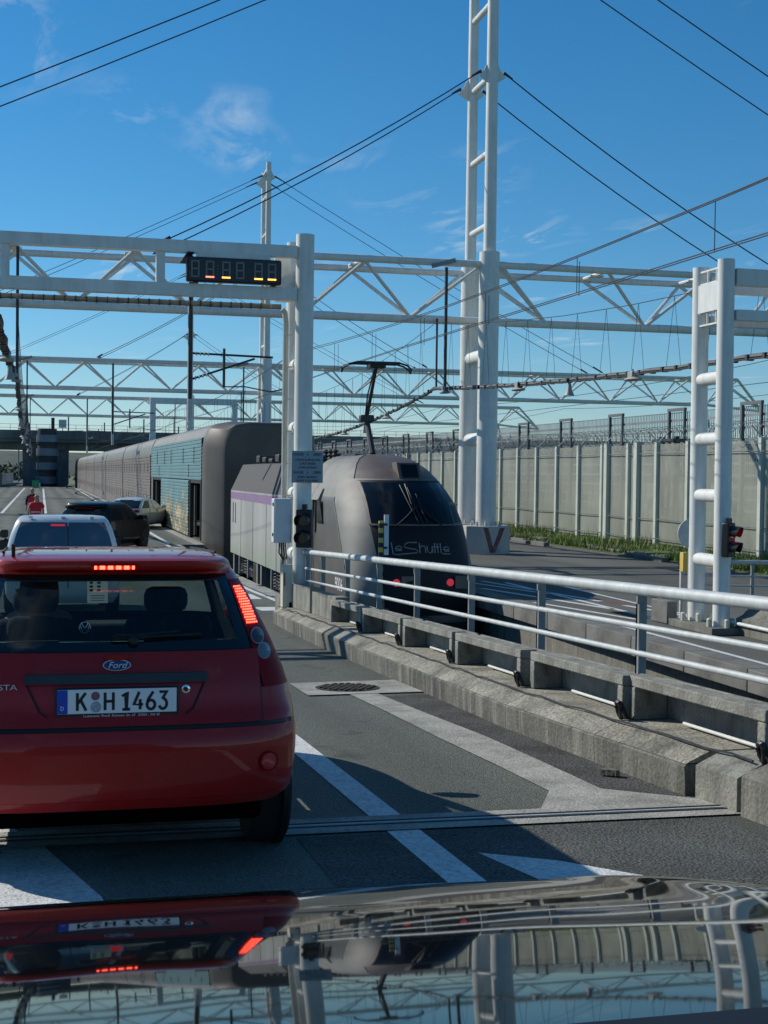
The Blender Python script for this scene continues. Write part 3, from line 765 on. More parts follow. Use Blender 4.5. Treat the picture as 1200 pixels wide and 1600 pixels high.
wall_seg(6.86, 7.30, [(3.47, -.05), (3.47, .19), (3.51, .21), (3.62, .262), (4.28, .272), (4.28, -.05)], 'wall_block', M['concrete_frame'])
wall_seg(4.0, 6.80, [(3.46, -.05), (3.46, .21), (3.50, .235), (3.62, .275), (4.28, .285), (4.28, -.05)], 'wall_block', M['concrete'])
# solid slabs by the gantry foot
for y0, y1, h in ((19.75, 21.2, .62), (17.98, 19.6, .58)):
    c = MB(); c.grid([[(3.78, y, zg(y) + .26), (3.78, y, zg(y) + h), (3.96, y, zg(y) + h), (3.96, y, zg(y) + .26)] for y in (y0, y1)], close=True)
    c.f += [(0, 1, 2, 3), (7, 6, 5, 4)]
    tag(c.build('concrete_slab', M['concrete_frame'], bevel=.01), 'solid concrete slab on the wall, ' + ('next to the gantry column' if y0 > 19 else 'second from the gantry column'), 'concrete slab')
# open frames
order = ['first', 'second', 'third', 'fourth', 'fifth', 'sixth', 'seventh']
for k, ye in enumerate([16.23, 14.37, 12.46, 10.56, 8.64, 6.85]):
    y0, y1 = ye + .02, ye + 1.82
    z0, z1 = zg(y0), zg(y1)
    xo = 0.0 if ye > 10 else (10 - ye) * 0.028
    fr = empty('concrete_trough', (3.84 + xo, (y0 + y1) / 2, (z0 + z1) / 2 + .265),
               'open-fronted grey concrete trough on the wall, %s from the gantry end' % order[k], 'concrete trough', 'open concrete troughs along the ramp wall')
    def slab(nm, xa, xb, ya, yb, za, zb):
        c = MB()
        c.grid([[(xa + xo, y, zg(y) + za), (xa + xo, y, zg(y) + zb), (xb + xo, y, zg(y) + zb), (xb + xo, y, zg(y) + za)] for y in (ya, yb)], close=True)
        c.f += [(0, 1, 2, 3), (7, 6, 5, 4)]
        c.build(nm, M['concrete_frame'], fr, bevel=.008)
    hh = .55
    slab('top_bar', 3.72, 3.86, y0, y1, hh - .07, hh)
    slab('end_post', 3.72, 3.955, y0, y0 + .09, .264, hh - .072)
    slab('end_post', 3.72, 3.955, y1 - .09, y1, .264, hh - .072)
    slab('back_panel', 3.957, 3.985, y0, y1, .27, hh - .02)
    c = MB(); c.tube((3.90 + xo, y0 + .30, zg(y0 + .3) + .287), (3.90 + xo, y1 - .45, zg(y1 - .45) + .287), .011, n=8)
    tag(c.build('pipe', M['steel_white']), 'white pipe inside the %s open concrete trough from the gantry end' % order[k], 'pipe', 'white pipes inside the concrete troughs')
    c = MB(); pts = []
    for q in range(9):
        t = q / 8
        pts.append((3.70 + xo - .03 * math.sin(t * 3.14), y0 - .03 - .03 * math.sin(t * 6), z0 + .27 + .15 * math.sin(t * 3.0) * (1 - .5 * t)))
    c.path(pts, .016, n=6)
    for q in range(3):
        c.path([(3.70 + xo + .01 * q, y0 - .10, z0 + .28), (3.69 + xo, y0 - .05, z0 + .34 + .02 * q), (3.73 + xo, y0 + .0, z0 + .29)], .010, n=5)
    tag(c.build('cable_loop', M['black']), 'black cable loop at the near end of the %s concrete trough from the gantry' % order[k], 'cable', 'cable loops between the concrete troughs')
# cable along the capping
c = MB(); pts = []
rnd = random.Random(3)
for k in range(60):
    y = 6.9 + k * .245; xo = 0 if y > 10 else (10 - y) * .05
    pts.append((3.60 + xo + .012 * math.sin(k * 1.7) , y, zg(y) + .272 + .006 * math.sin(k * 2.3)))
c.path(pts, .007, n=5)
tag(c.build('cable', M['dark_steel']), 'thin grey cable clipped along the top of the ramp wall', 'cable')
# loose chips on the asphalt by the wall
c = MB(); c.prism([(3.42, 8.12, zg(8.1) + .01), (3.47, 8.02, zg(8) + .01), (3.43, 7.98, zg(8) + .015), (3.36, 8.06, zg(8) + .008)], (0, 0, .035))
tag(c.build('concrete_chip', M['concrete_pale']), 'pale broken concrete chip on the asphalt at the foot of the wall', 'rubble')

# ------------------------------------------------------------------ railing
rail = empty('railing', (4.0, 14, zg(14) + .35), 'galvanised three-rail railing on top of the ramp wall', 'railing')
for dz_, r_ in ((1.10, .041), (.85, .021), (.665, .021)):
    c = MB(); c.path([(4.0, y, zg(y) + dz_) for y in (21.3, 18, 14, 10, 6, 3.5)], r_, n=12)
    c.build('rail', M['galv'], rail)
for q, y in enumerate([21.25, 20.05, 18.4, 16.6, 14.86, 12.88, 10.96, 8.98, 7.1, 5.2]):
    c = MB(); z = zg(y)
    c.box(3.99, 4.06, y - .012, y + .012, z + .26, z + 1.07)
    c.box(3.99, 4.0, y - .04, y + .012, z + .26, z + 1.0)
    c.build('post', M['galv_post'], rail)

# ================================================================== STEELWORK
# ---- clock gantry over the ramp
GX, GY = 3.97, 21.45
gan = empty('clock_gantry', (GX, GY, zg(GY)), 'near white steel gantry with box beams and tubular ladder column', 'gantry')
for dy_, nm in ((0, 'column'), (.82, 'column')):
    c = MB(); c.tube((GX, GY + dy_, zg(GY) - .02), (GX, GY + dy_, 6.30), .14, n=24)
    c.build(nm, M['steel_white'], gan)
    c = MB(); c.tube((-7.4, GY + dy_, zg(GY) - .02), (-7.4, GY + dy_, 6.30), .14, n=24)
    c.build(nm, M['steel_white'], gan)
for z in (1.4, 2.35, 3.37, 4.35):
    for x in (GX, -7.4):
        MB().tube((x, GY + .08, z), (x, GY + .74, z), .105, n=18).build('rung', M['steel_white'], gan)
for z0, z1 in ((5.935, 6.115), (5.29, 5.475)):
    c = MB(); c.box(-7.4, GX - .13, GY - .09, GY + .09, z0, z1); c.build('beam', M['steel_white'], gan, bevel=.008)
for x in (-6.0, -4.9, -2.7, -.46, 1.78):
    c = MB(); c.box(x - .065, x + .065, GY - .06, GY + .06, 5.477, 5.933); c.build('strut', M['steel_white'], gan)
MB().box(3.55, 3.80, GY + .3, GY + .34, 5.3, 6.0).build('gusset', M['steel_white'], gan)
c = MB(); c.prism([(3.40, GY + .1, 5.50), (3.84, GY + .1, 5.50), (3.84, GY + .1, 5.78)], (0, .03, 0)); c.build('gusset', M['steel_white'], gan)
c = MB(); c.tube((-7.3, GY + .32, 5.225), (3.66, GY + .32, 5.225), .042, n=10)
for k in range(70): c.box(-7.2 + k * .155, -7.19 + k * .155, GY + .27, GY + .37, 5.18, 5.27); tag(c.build('cable_duct', M['duct_grey'], gan), kind='stuff')
c = MB()
c.path([(3.70, GY + .45, 5.20), (3.74, GY + .45, 5.16), (3.76, GY + .45, 5.0), (3.76, GY + .45, zg(GY) + .4)], .045, n=8)
for k in range(9): c.box(3.74, 3.86, GY + .39, GY + .41, 4.8 - k * .5, 4.82 - k * .5)
c.build('conduit', M['steel_white_old'], gan)
for x in (3.90, 4.04):
    for dy_ in (-.16, .16):
        MB().tube((x, GY + dy_, zg(GY) + .34), (x, GY + dy_, zg(GY) + .46), .03, n=8).build('anchor_bolt', M['cream'], gan)
MB().box(3.74, 4.2, GY - .24, GY + 1.05, zg(GY) + .02, zg(GY) + .345).build('foot_plinth', M['concrete_frame'], gan)

# ---- digital clock on the gantry
ck = empty('digital_clock', (2.865, GY - .14, 5.48), 'black digital display with six digits, four orange strokes lit', 'clock')
CY = GY - .19
MB().box(2.15, 3.58, CY, CY + .16, 5.495, 5.865).build('housing', M['black'], ck, bevel=.03)
MB().box(2.18, 3.55, CY - .012, CY + .002, 5.515, 5.845).build('face', M['clock_face'], ck)
def seg7(cx, cz, W, H, t, lit=None):
    segs = {'a': (-W / 2, W / 2, H / 2 - t, H / 2), 'g': (-W / 2, W / 2, -t / 2, t / 2), 'd': (-W / 2, W / 2, -H / 2, -H / 2 + t),
            'f': (-W / 2, -W / 2 + t, t * .6, H / 2 - t * 1.15), 'b': (W / 2 - t, W / 2, t * .6, H / 2 - t * 1.15),
            'e': (-W / 2, -W / 2 + t, -H / 2 + t * 1.15, -t * .6), 'c': (W / 2 - t, W / 2, -H / 2 + t * 1.15, -t * .6)}
    for k, (a, b_, c_, d_) in segs.items():
        m_ = M['seg_off']
        if k == 'd' and lit: m_ = M[lit]
        yo = CY - .018 if m_ is M['seg_off'] else CY - .022
        MB().box(cx + a, cx + b_, yo, CY - .011, cz + c_, cz + d_).build('digit_segment', m_, ck)
for fx, lit in ((.089, None), (.242, 'seg_red'), (.412, 'seg_on'), (.558, None), (.752, 'seg_on'), (.895, 'seg_on')):
    seg7(2.15 + 1.43 * fx, 5.68, .125, .25, .022, lit)
for k in range(4):
    MB().box(2.605, 2.622, CY - .016, CY - .011, 5.60 + k * .045, 5.612 + k * .045).build('colon_dot', M['seg_off'], ck)
for x in (2.25, 3.42): MB().box(x, x + .08, CY + .02, CY + .1, 5.475, 5.497).build('bracket', M['black'], ck)
MB().box(2.30, 3.40, CY + .05, CY + .09, 5.866, 5.934).build('back_plate', M['steel_white'], ck)
MB().bar((2.12, CY + .3, 5.80), (2.22, CY + .05, 5.93), .1, .02).build('side_bracket', M['dark_steel'], ck)

# ---- sign, cabinet, signal on the gantry column
sg = empty('warning_sign', (4.0, GY - .2, 2.51), 'grey notice plate with dark lettering strapped to the gantry column', 'sign')
MB().box(3.76, 4.245, GY - .215, GY - .20, 2.515, 3.0).build('plate', M['sign_grey'], sg, bevel=.006)
SY = GY - .2165
wl = wloc(sg)
for tx, z, s_, x in (('DANGER', 2.945, .058, 3.855), ('25000V', 2.945, .058, 4.15), ('A PARTIR DE 3M HAUTEUR', 2.862, .045, 4.0), ('IL FAUT BAISSER', 2.805, .048, 4.0),
                     ('VOTRE ANTENNE', 2.745, .048, 4.0), ('DANGER', 2.672, .058, 3.855), ('25000V', 2.672, .058, 4.15), ('FROM A 3M HEIGHT', 2.60, .048, 4.0), ('LOWER YOUR AERIAL', 2.545, .048, 4.0)):
    text('lettering', tx, s_, M['sign_ink'], sg, Matrix.Translation(-wl) @ face_cam(x + .005, SY, z), sx=.72, extrude=.0005, offset=.0008)
for z in (2.945, 2.672):
    c = MB(); c.prism([(4.012, SY, z + .035), (3.992, SY, z - .004), (4.006, SY, z - .002), (3.994, SY, z - .035), (4.018, SY, z + .006), (4.004, SY, z + .004)], (0, -.001, 0))
    c.build('lightning_symbol', M['sign_ink'], sg)
for z in (2.6, 2.9): MB().box(3.9, 4.04, GY - .2, GY - .13, z, z + .03).build('bracket', M['galv'], sg)

cb = empty('control_cabinet', (3.61, GY - .2, 1.6), 'white wall cabinet mounted on the gantry column', 'cabinet')
MB().box(3.49, 3.765, GY - .25, GY - .02, 1.60, 2.27).build('housing', M['cabinet'], cb, bevel=.012)
MB().box(3.505, 3.75, GY - .262, GY - .2505, 1.62, 2.25).build('door', M['cabinet'], cb, bevel=.006)
for z in (1.7, 2.16): MB().box(3.475, 3.489, GY - .22, GY - .19, z, z + .05).build('hinge', M['black'], cb)
c = MB()
for k in range(4): c.path([(3.6 + k * .03, GY - .12, 1.6), (3.60 + k * .04, GY - .1, 1.45 - .03 * k), (3.68, GY, 1.33), (3.7, GY + .1, 1.1)], .012, n=5)
c.build('cable', M['dark_steel'], cb)
tb = empty('cable_pillar', (3.72, GY - .1, zg(GY)), 'narrow cream cable pillar at the foot of the gantry column', 'cable pillar')
MB().box(3.64, 3.79, GY - .24, GY - .04, zg(GY) + .2, 1.27).build('housing', M['cream'], tb, bevel=.01)
MB().box(3.66, 3.67, GY - .262, GY - .241, .95, 1.15).build('lock', M['black'], tb)
MB().prism([(3.58, GY - .25, zg(GY) + .01), (3.80, GY - .25, zg(GY) + .01), (3.78, GY - .25, zg(GY) + .22), (3.63, GY - .25, zg(GY) + .22)], (0, .22, 0)).build('foot', M['cream'], tb)
c = MB(); c.path([(3.60, GY - .3, .40), (3.66, GY - .33, .47), (3.74, GY - .36, .42), (3.82, GY - .33, .46)], .02, n=6); c.build('pipe', M['cream'], tb)

def signal(name, x, y, z, rz, label, lit):
    s = empty(name, (x, y, z), label, 'traffic light', rz=rz)
    MB().box(-.125, .125, -.02, .12, 0, .58).build('housing', M['signal_black'], s, local=True, bevel=.02)
    MB().box(-.03, .03, .0, .08, .58, .66).build('bracket', M['signal_black'], s, local=True)
    for q, zz in enumerate((.42, .16)):
        MB().lathe([(.088, -.04), (.085, -.021)], (0, 0, zz), 'y', 20).build('lens', M['signal_red'] if (lit and q == 0) else M['signal_lens'], s, local=True)
        c = MB(); rows = []
        for k in range(15):
            t = R(-35) + R(250) * k / 14
            dpt = .20 - .09 * abs(k - 7) / 7
            rows.append([(.112 * math.cos(t), -.018, zz + .112 * math.sin(t)), (.112 * math.cos(t), -.02 - dpt, zz + .112 * math.sin(t) - .02), (.104 * math.cos(t), -.02 - dpt, zz + .104 * math.sin(t) - .02), (.104 * math.cos(t), -.018, zz + .104 * math.sin(t))])
        c.grid(rows); c.build('visor', M['signal_black'], s, local=True)
    return s
signal('traffic_light', 3.945, GY - .28, 1.53, R(-28), 'unlit black two-lamp traffic light on the gantry column', False)

# ---- striped height post behind the railing
sp = empty('striped_post', (4.32, 17.75, zg(17.75) + .35), 'thin black and yellow striped post behind the railing', 'post')
z = zg(17.75) + .30; k = 0
while z < 2.06:
    MB().box(4.29, 4.345, 17.73, 17.77, z, min(z + .062, 2.06)).build('stripe_band', M['yellow'] if k % 2 == 0 else M['stripe_black'], sp)
    z += .0622; k += 1
MB().box(4.36, 4.42, 17.74, 17.76, 1.62, 2.14).build('reflector_plate', M['paper'], sp)
for z in (1.7, 2.0): MB().box(4.345, 4.40, 17.725, 17.739, z, z + .03).build('clamp', M['dark_steel'], sp)

# ---- right-hand gantry pylon
PX, PY = 11.42, 22.19
pg = empty('ladder_gantry', (PX, PY, 0), 'white tubular ladder gantry standing on the right platform', 'gantry')
for dy_ in (0, 1.05):
    MB().tube((PX + dy_ * .05, PY + dy_, .12), (PX - .03 + dy_ * .05, PY + dy_, 6.39), .145, n=24).build('column', M['steel_white'], pg)
    MB().tube((21.5, PY + dy_, 0), (21.5, PY + dy_, 6.39), .145, n=16).build('column', M['steel_white'], pg)
for z in (1.23, 2.36, 3.35, 4.40):
    MB().tube((PX, PY + .1, z), (PX + .03, PY + .95, z), .115, n=18).build('rung', M['steel_white'], pg)
for z0, z1 in ((5.95, 6.24), (5.36, 5.54)):
    MB().box(PX + .13, 21.4, PY - .09, PY + .09, z0, z1).build('beam', M['steel_white'], pg, bevel=.008)
    MB().box(PX + .18, 21.4, PY + .96, PY + 1.14, z0, z1).build('beam', M['steel_white'], pg, bevel=.008)
for x in (14, 16.5, 19): MB().box(x - .06, x + .06, PY - .05, PY + .05, 5.542, 5.948).build('strut', M['steel_white'], pg)
for z in (5.33, 5.55, 6.05, 6.27):
    MB().box(PX - .05, PX + .08, PY + .14, PY + .94, z, z + .03).build('cross_bar', M['steel_white'], pg)
for y in (PY + .3, PY + .62):
    MB().box(PX - .06, PX - .02, y, y + .02, 5.36, 6.27).build('stiffener', M['steel_white'], pg)
MB().box(PX - .09, PX - .062, PY + .16, PY + .92, 5.56, 6.05).build('panel', M['steel_white'], pg)
for x, y in ((PX - .22, PY), (PX + .2, PY), (PX, PY - .22), (PX - .2, PY + 1.05), (PX, PY + .85), (PX + .2, PY + .8)):
    MB().lathe([(.05, .12), (.05, .25), (.03, .27)], (x, y, 0), n=8).build('anchor_bolt', M['cream'], pg)
MB().box(PX - .32, PX + .3, PY - .3, PY + 1.4, 0.003, .125).build('plinth', M['concrete'], pg, bevel=.01)
MB().box(PX - .30, PX - .10, PY + 1.5, PY + 2.2, 0.003, .42).build('concrete_block', M['concrete_dark'], pg, bevel=.02)
signal('traffic_light', 11.45, 21.95, 1.33, R(35), 'black two-lamp traffic light on the right gantry, showing red', True)
rs = empty('round_sign', (11.55, 24.3, 0), 'grey back of a round sign behind the right gantry', 'sign')
MB().lathe([(.27, -.01), (.27, .01)], (11.86, 24.3, 1.63), 'y', 28).build('disc', M['galv'], rs)
MB().tube((11.86, 24.34, 0.0), (11.86, 24.34, 1.85), .03, n=10).build('pole', M['galv'], rs)
c = MB().box(11.64, 11.74, 24.15, 24.3, 0.92, 1.28)
tag(c.build('call_box', M['yellow'], bevel=.01), 'yellow call box beside the round sign at the right gantry', 'call box')
MB().box(11.67, 11.71, 24.3, 24.36, 0, 1.25).build('post', M['galv'], bpy.data.objects['call_box'])
mp_ = empty('cable_post', (11.62, 22.75, .125), 'slim white cable post between the columns of the right gantry', 'post')
MB().box(11.60, 11.68, 22.72, 22.80, .125, 1.05).build('shaft', M['steel_white'], mp_)
MB().box(11.585, 11.695, 22.705, 22.815, 1.05, 1.09).build('cap', M['steel_white'], mp_)
bw = empty('barrier_wall', (12.1, 20, 0), 'stained concrete barrier wall beside the right gantry', 'wall')
yb = [22.05, 20.55, 19.05, 17.5, 16.0, 14.0]
for k in range(5):
    c = MB(); pr = [(11.62, 0.005), (11.62, .28), (11.75, .34), (11.98, .62), (12.1, .64), (12.12, 0.005)]
    c.grid([[(x, y, z) for x, z in pr] for y in (yb[k] - .01, yb[k + 1] + .01)], close=True)
    c.f += [tuple(range(6)), tuple(range(11, 5, -1))]
    c.build('wall_block', M['concrete'], bw)
c = MB(); c.tube((11.58, 22.5, .20), (11.58, 14, .23), .03, n=8)
tag(c.build('pipe', M['steel_white']), 'long white pipe along the foot of the right barrier wall', 'pipe')
r2 = empty('railing', (12.3, 22.5, 0), 'short galvanised railing behind the traffic light on the right platform', 'railing')
for z, r_ in ((1.12, .04), (.86, .02), (.68, .02)):
    MB().path([(11.72, 24.0, z + .02), (12.6, 23.9, z), (14.5, 23.7, z - .02)], r_, n=10).build('rail', M['galv'], r2)
for x in (11.74, 12.9, 14.1): MB().box(x - .03, x + .03, 23.85, 23.89, 0, 1.1).build('post', M['galv_post'], r2)

# ---- masts and trusses
MX = 14.85
def make_mast():
    ms = empty('mast', (MX, 46, 0), '', 'mast', 'white twin-tube masts carrying the trusses')
    MB().tube((MX, 46, .95), (MX, 46, 10.2), .345, n=28).build('lower_tube', M['steel_white'], ms)
    MB().tube((MX + .05, 48.35, .95), (MX + .05, 48.35, 10.0), .32, n=28).build('lower_tube', M['steel_white'], ms)
    MB().tube((MX, 46, 10.2), (MX, 46, 23.2), .215, .17, n=22).build('upper_tube', M['steel_white'], ms)
    MB().tube((MX + .05, 48.35, 10.0), (MX + .05, 48.35, 23.0), .20, .16, n=22).build('upper_tube', M['steel_white'], ms)
    for z in (3.9, 6.75): MB().tube((MX, 46.2, z), (MX + .05, 48.2, z), .23, n=18).build('rung', M['steel_white'], ms)
    for z in (11.15, 13.6, 16.15, 18.6, 21.1, 22.8): MB().tube((MX, 46.1, z), (MX + .05, 48.25, z), .11, n=14).build('rung', M['steel_white'], ms)
    for dy_ in (0, 2.35):
        pr = [(.84 * math.cos(R(22.5 + 45 * k)), .84 * math.sin(R(22.5 + 45 * k))) for k in range(8)]
        MB().prism([(MX + x, 46 + dy_ + y * .9, 0.0) for x, y in pr], (0, 0, .95)).build('concrete_base', M['base_white'], ms, bevel=.02, smooth=0)
        for k in range(10):
            a = k * .628
            MB().lathe([(.05, .95), (.045, 1.06), (.0, 1.12)], (MX + .5 * math.cos(a), 46 + dy_ + .5 * math.sin(a), 0), n=6).build('anchor_bolt', M['base_white'], ms)
        yf = 46 + dy_ - .84 * .9 * math.cos(R(22.5)) - .004
        if dy_ == 0:
            for s_, x0 in ((1, -.28), (-1, .30)):
                MB().prism([(MX + x0 - .02, yf, .90), (MX + x0 + .15, yf, .90), (MX + .10 + s_ * -.02 + .02, yf, .06), (MX - .06 + s_ * -.02 + .02, yf, .06)], (0, -.003, 0)).build('red_chevron', M['red_chevron'], ms)
    for z in (16.2, 22.3):
        for s_ in (-1, 1):
            for dy_ in (0, 2.35):
                MB().prism([(MX + s_ * .12, 45.98 + dy_, z - .35), (MX + s_ * .48, 45.98 + dy_, z - .12), (MX + s_ * .3, 45.98 + dy_, z + .1), (MX + s_ * .12, 45.98 + dy_, z + .45)], (0, .04, 0)).build('stay_bracket', M['steel_white'], ms)
    return ms
LOWN = [MX + s_ * (2.45 + 3.75 * k) for s_ in (-1, 1) for k in range(8)] + [MX + 2.45 + 3.75 * 8]
LOWN.sort()
ZU, ZL = 9.78, 7.98
def make_truss():
    t = empty('truss', (MX, 47.2, ZL), '', 'truss', 'white triangular trusses spanning the platforms')
    x0, x1 = LOWN[0] - 1.9, LOWN[-1] + 1.9
    MB().tube((x0, 46, ZU), (x1, 46, ZU), .125, n=12).build('chord', M['steel_white'], t)
    MB().tube((x0, 48.35, ZU), (x1, 48.35, ZU), .12, n=12).build('chord', M['steel_white'], t)
    MB().tube((LOWN[0], 47.15, ZL), (LOWN[-1], 47.15, ZL), .145, n=12).build('chord', M['steel_white'], t)
    for k, x in enumerate(LOWN):
        nx = [(x - 1.9), (x + 1.9)]
        if abs(x - MX) < 3: nx = [MX - .3 if x < MX else x - 2.0, MX + .3 if x > MX else x + 2.0] if x > MX else [x - 1.9, MX - .3]
        for xu in nx:
            for yu in (46, 48.35):
                MB().tube((x, 47.15, ZL + .05), (xu, yu, ZU - .05), .062, n=8, caps=False).build('brace', M['steel_white'], t)
    for k in range(len(LOWN) + 1):
        xu = (LOWN[k] - 1.9) if k < len(LOWN) else LOWN[-1] + 1.9
        MB().tube((xu, 46, ZU), (xu, 48.35, ZU), .07, n=8, caps=False).build('cross_tube', M['steel_white'], t)
        MB().box(xu - .25, xu + .25, 47.0, 47.35, ZU - .08, ZU - .02).build('node_plate', M['steel_white'], t)
    xe = LOWN[-1] + 1.9
    for yu in (46, 48.35):
        MB().tube((xe, yu, ZU), (xe + 2.6, 47.15, 7.6), .1, n=8).build('end_strut', M['steel_white'], t)
        MB().tube((LOWN[-1], 47.15, ZL), (LOWN[-1] + (yu - 47.15) * 1.6, yu, 0.8), .1, n=8).build('end_leg', M['steel_white'], t)
    MB().tube((LOWN[-1], 47.15, ZL), (xe + 2.6, 47.15, 7.6), .1, n=8).build('end_strut', M['steel_white'], t)
    return t
mast0, truss0 = make_mast(), make_truss()
nth = ['nearest', 'second', 'third', 'fourth']
desc_m = ['tallest white twin-tube mast on a red chevron base right of the locomotive', 'second white twin-tube mast rising behind the shuttle wagon end',
          'farthest white twin-tube mast beyond the brown wagons', 'farthest white twin-tube mast near the overbridge']
desc_t = ['nearest large white triangular truss behind the clock gantry', 'second white triangular truss, spanning behind the pantograph',
          'farthest white triangular truss, smallest and lowest in view', 'farthest white triangular truss just before the overbridge']
for k in range(3):
    for pr, ds in ((mast0, desc_m), (truss0, desc_t)):
        o = pr if k == 0 else copy_tree(pr)
        o.location.y = (46 if pr is mast0 else 47.2) + 47.8 * k
        o['label'] = ds[k]
# stay cables
def stay(p0, p1, label, k):
    c = MB(); p0, p1 = Vector(p0), Vector(p1); d = (p1 - p0)
    s = empty('stay_cable', p1, label, 'cable', 'stay cables from the masts')
    c.path([p0 + d * t + Vector((0, 0, -.25 * 4 * t * (1 - t))) for t in [q / 8 for q in range(9)]], .022 if k == 0 else .02, n=6); c.build('wire', M['wire'], s)
    for t in (.0, .965):
        MB().tube(p0 + d * t, p0 + d * (t + .03), .06, .03 if t == 0 else .05, n=8).build('socket', M['dark_steel'], s)
    return s
for k in range(3):
    y0 = 46 + 47.8 * k
    for s_, sd in ((-1, 'left'), (1, 'right')):
        for dy_, nf in ((0, 'near'), (2.35, 'far')):
            for zt, xe, hi in ((16.25, 11.1, 'lower'), (22.3, 26.0 if s_ < 0 else 24.0, 'upper')):
                stay((MX + s_ * .4, y0 + dy_, zt), (MX + s_ * xe, y0 + dy_, ZU + .15),
                     '%s %s stay cable on the %s tube, %s mast' % (hi, sd, nf, nth[k]), k)

# ---- drop tubes and catenary support under the trusses
def drop_support(k):
    y = 46.1 + 47.8 * k
    d = empty('catenary_support', (4.8, y, 4.35), 'grey drop post with insulated catenary bracket under the %s truss' % nth[k], 'catenary support', 'catenary supports under the trusses')
    MB().tube((4.8, y, 4.3), (4.8, y, 8.0), .085, n=10).build('drop_post', M['galv'], d)
    MB().box(4.74, 4.86, y - .11, y - .085, 5.0, 9.6).build('channel', M['dark_steel'], d)
    MB().tube((4.8, y, 6.48), (7.5, y, 6.42), .035, n=8).build('top_arm', M['dark_steel'], d)
    MB().tube((4.8, y, 5.62), (6.9, y, 6.36), .035, n=8).build('stay_arm', M['dark_steel'], d)
    MB().tube((5.9, y, 5.4), (5.9, y, 6.66), .045, n=8).build('hanger', M['dark_steel'], d)
    MB().path([(5.9, y, 5.42), (6.6, y, 5.44), (7.4, y, 5.3), (8.1, y, 5.42)], .022, n=6).build('steady_arm', M['dark_steel'], d)
    for q in range(4):
        MB().lathe([(.03, -.03), (.09, 0), (.03, .03)], (5.0 + q * .13, y, 6.476), 'x', 10).build('insulator_disc', M['insulator'], d)
        MB().lathe([(.03, -.03), (.09, 0), (.03, .03)], (4.98 + q * .12, y, 5.685 + q * .042), 'x', 10).build('insulator_disc', M['insulator'], d)
for k in range(3): drop_support(k)
def garland_rod(x, k, side):
    y = 46.0 + 47.8 * k
    d = empty('hanger_rod', (x, y, 5.6), 'dark hanger rod for the %s lighting cable under the %s truss' % (side, nth[k]), 'hanger rod', 'hanger rods for the lighting cables')
    MB().box(x - .045, x + .045, y - .18, y - .1, 5.55, 9.6).build('rod', M['dark_steel'], d)
    MB().bar((x - .5, y - .14, 9.62), (x + .3, y - .14, 9.85), .12, .14).build('clamp', M['galv_post'], d)
    MB().box(x - .03, x + .03, y + .9, y + .96, 5.6, 8.0).build('rod', M['dark_steel'], d)
for k in range(3):
    garland_rod(13.3, k, 'right'); garland_rod(-.6, k, 'left')

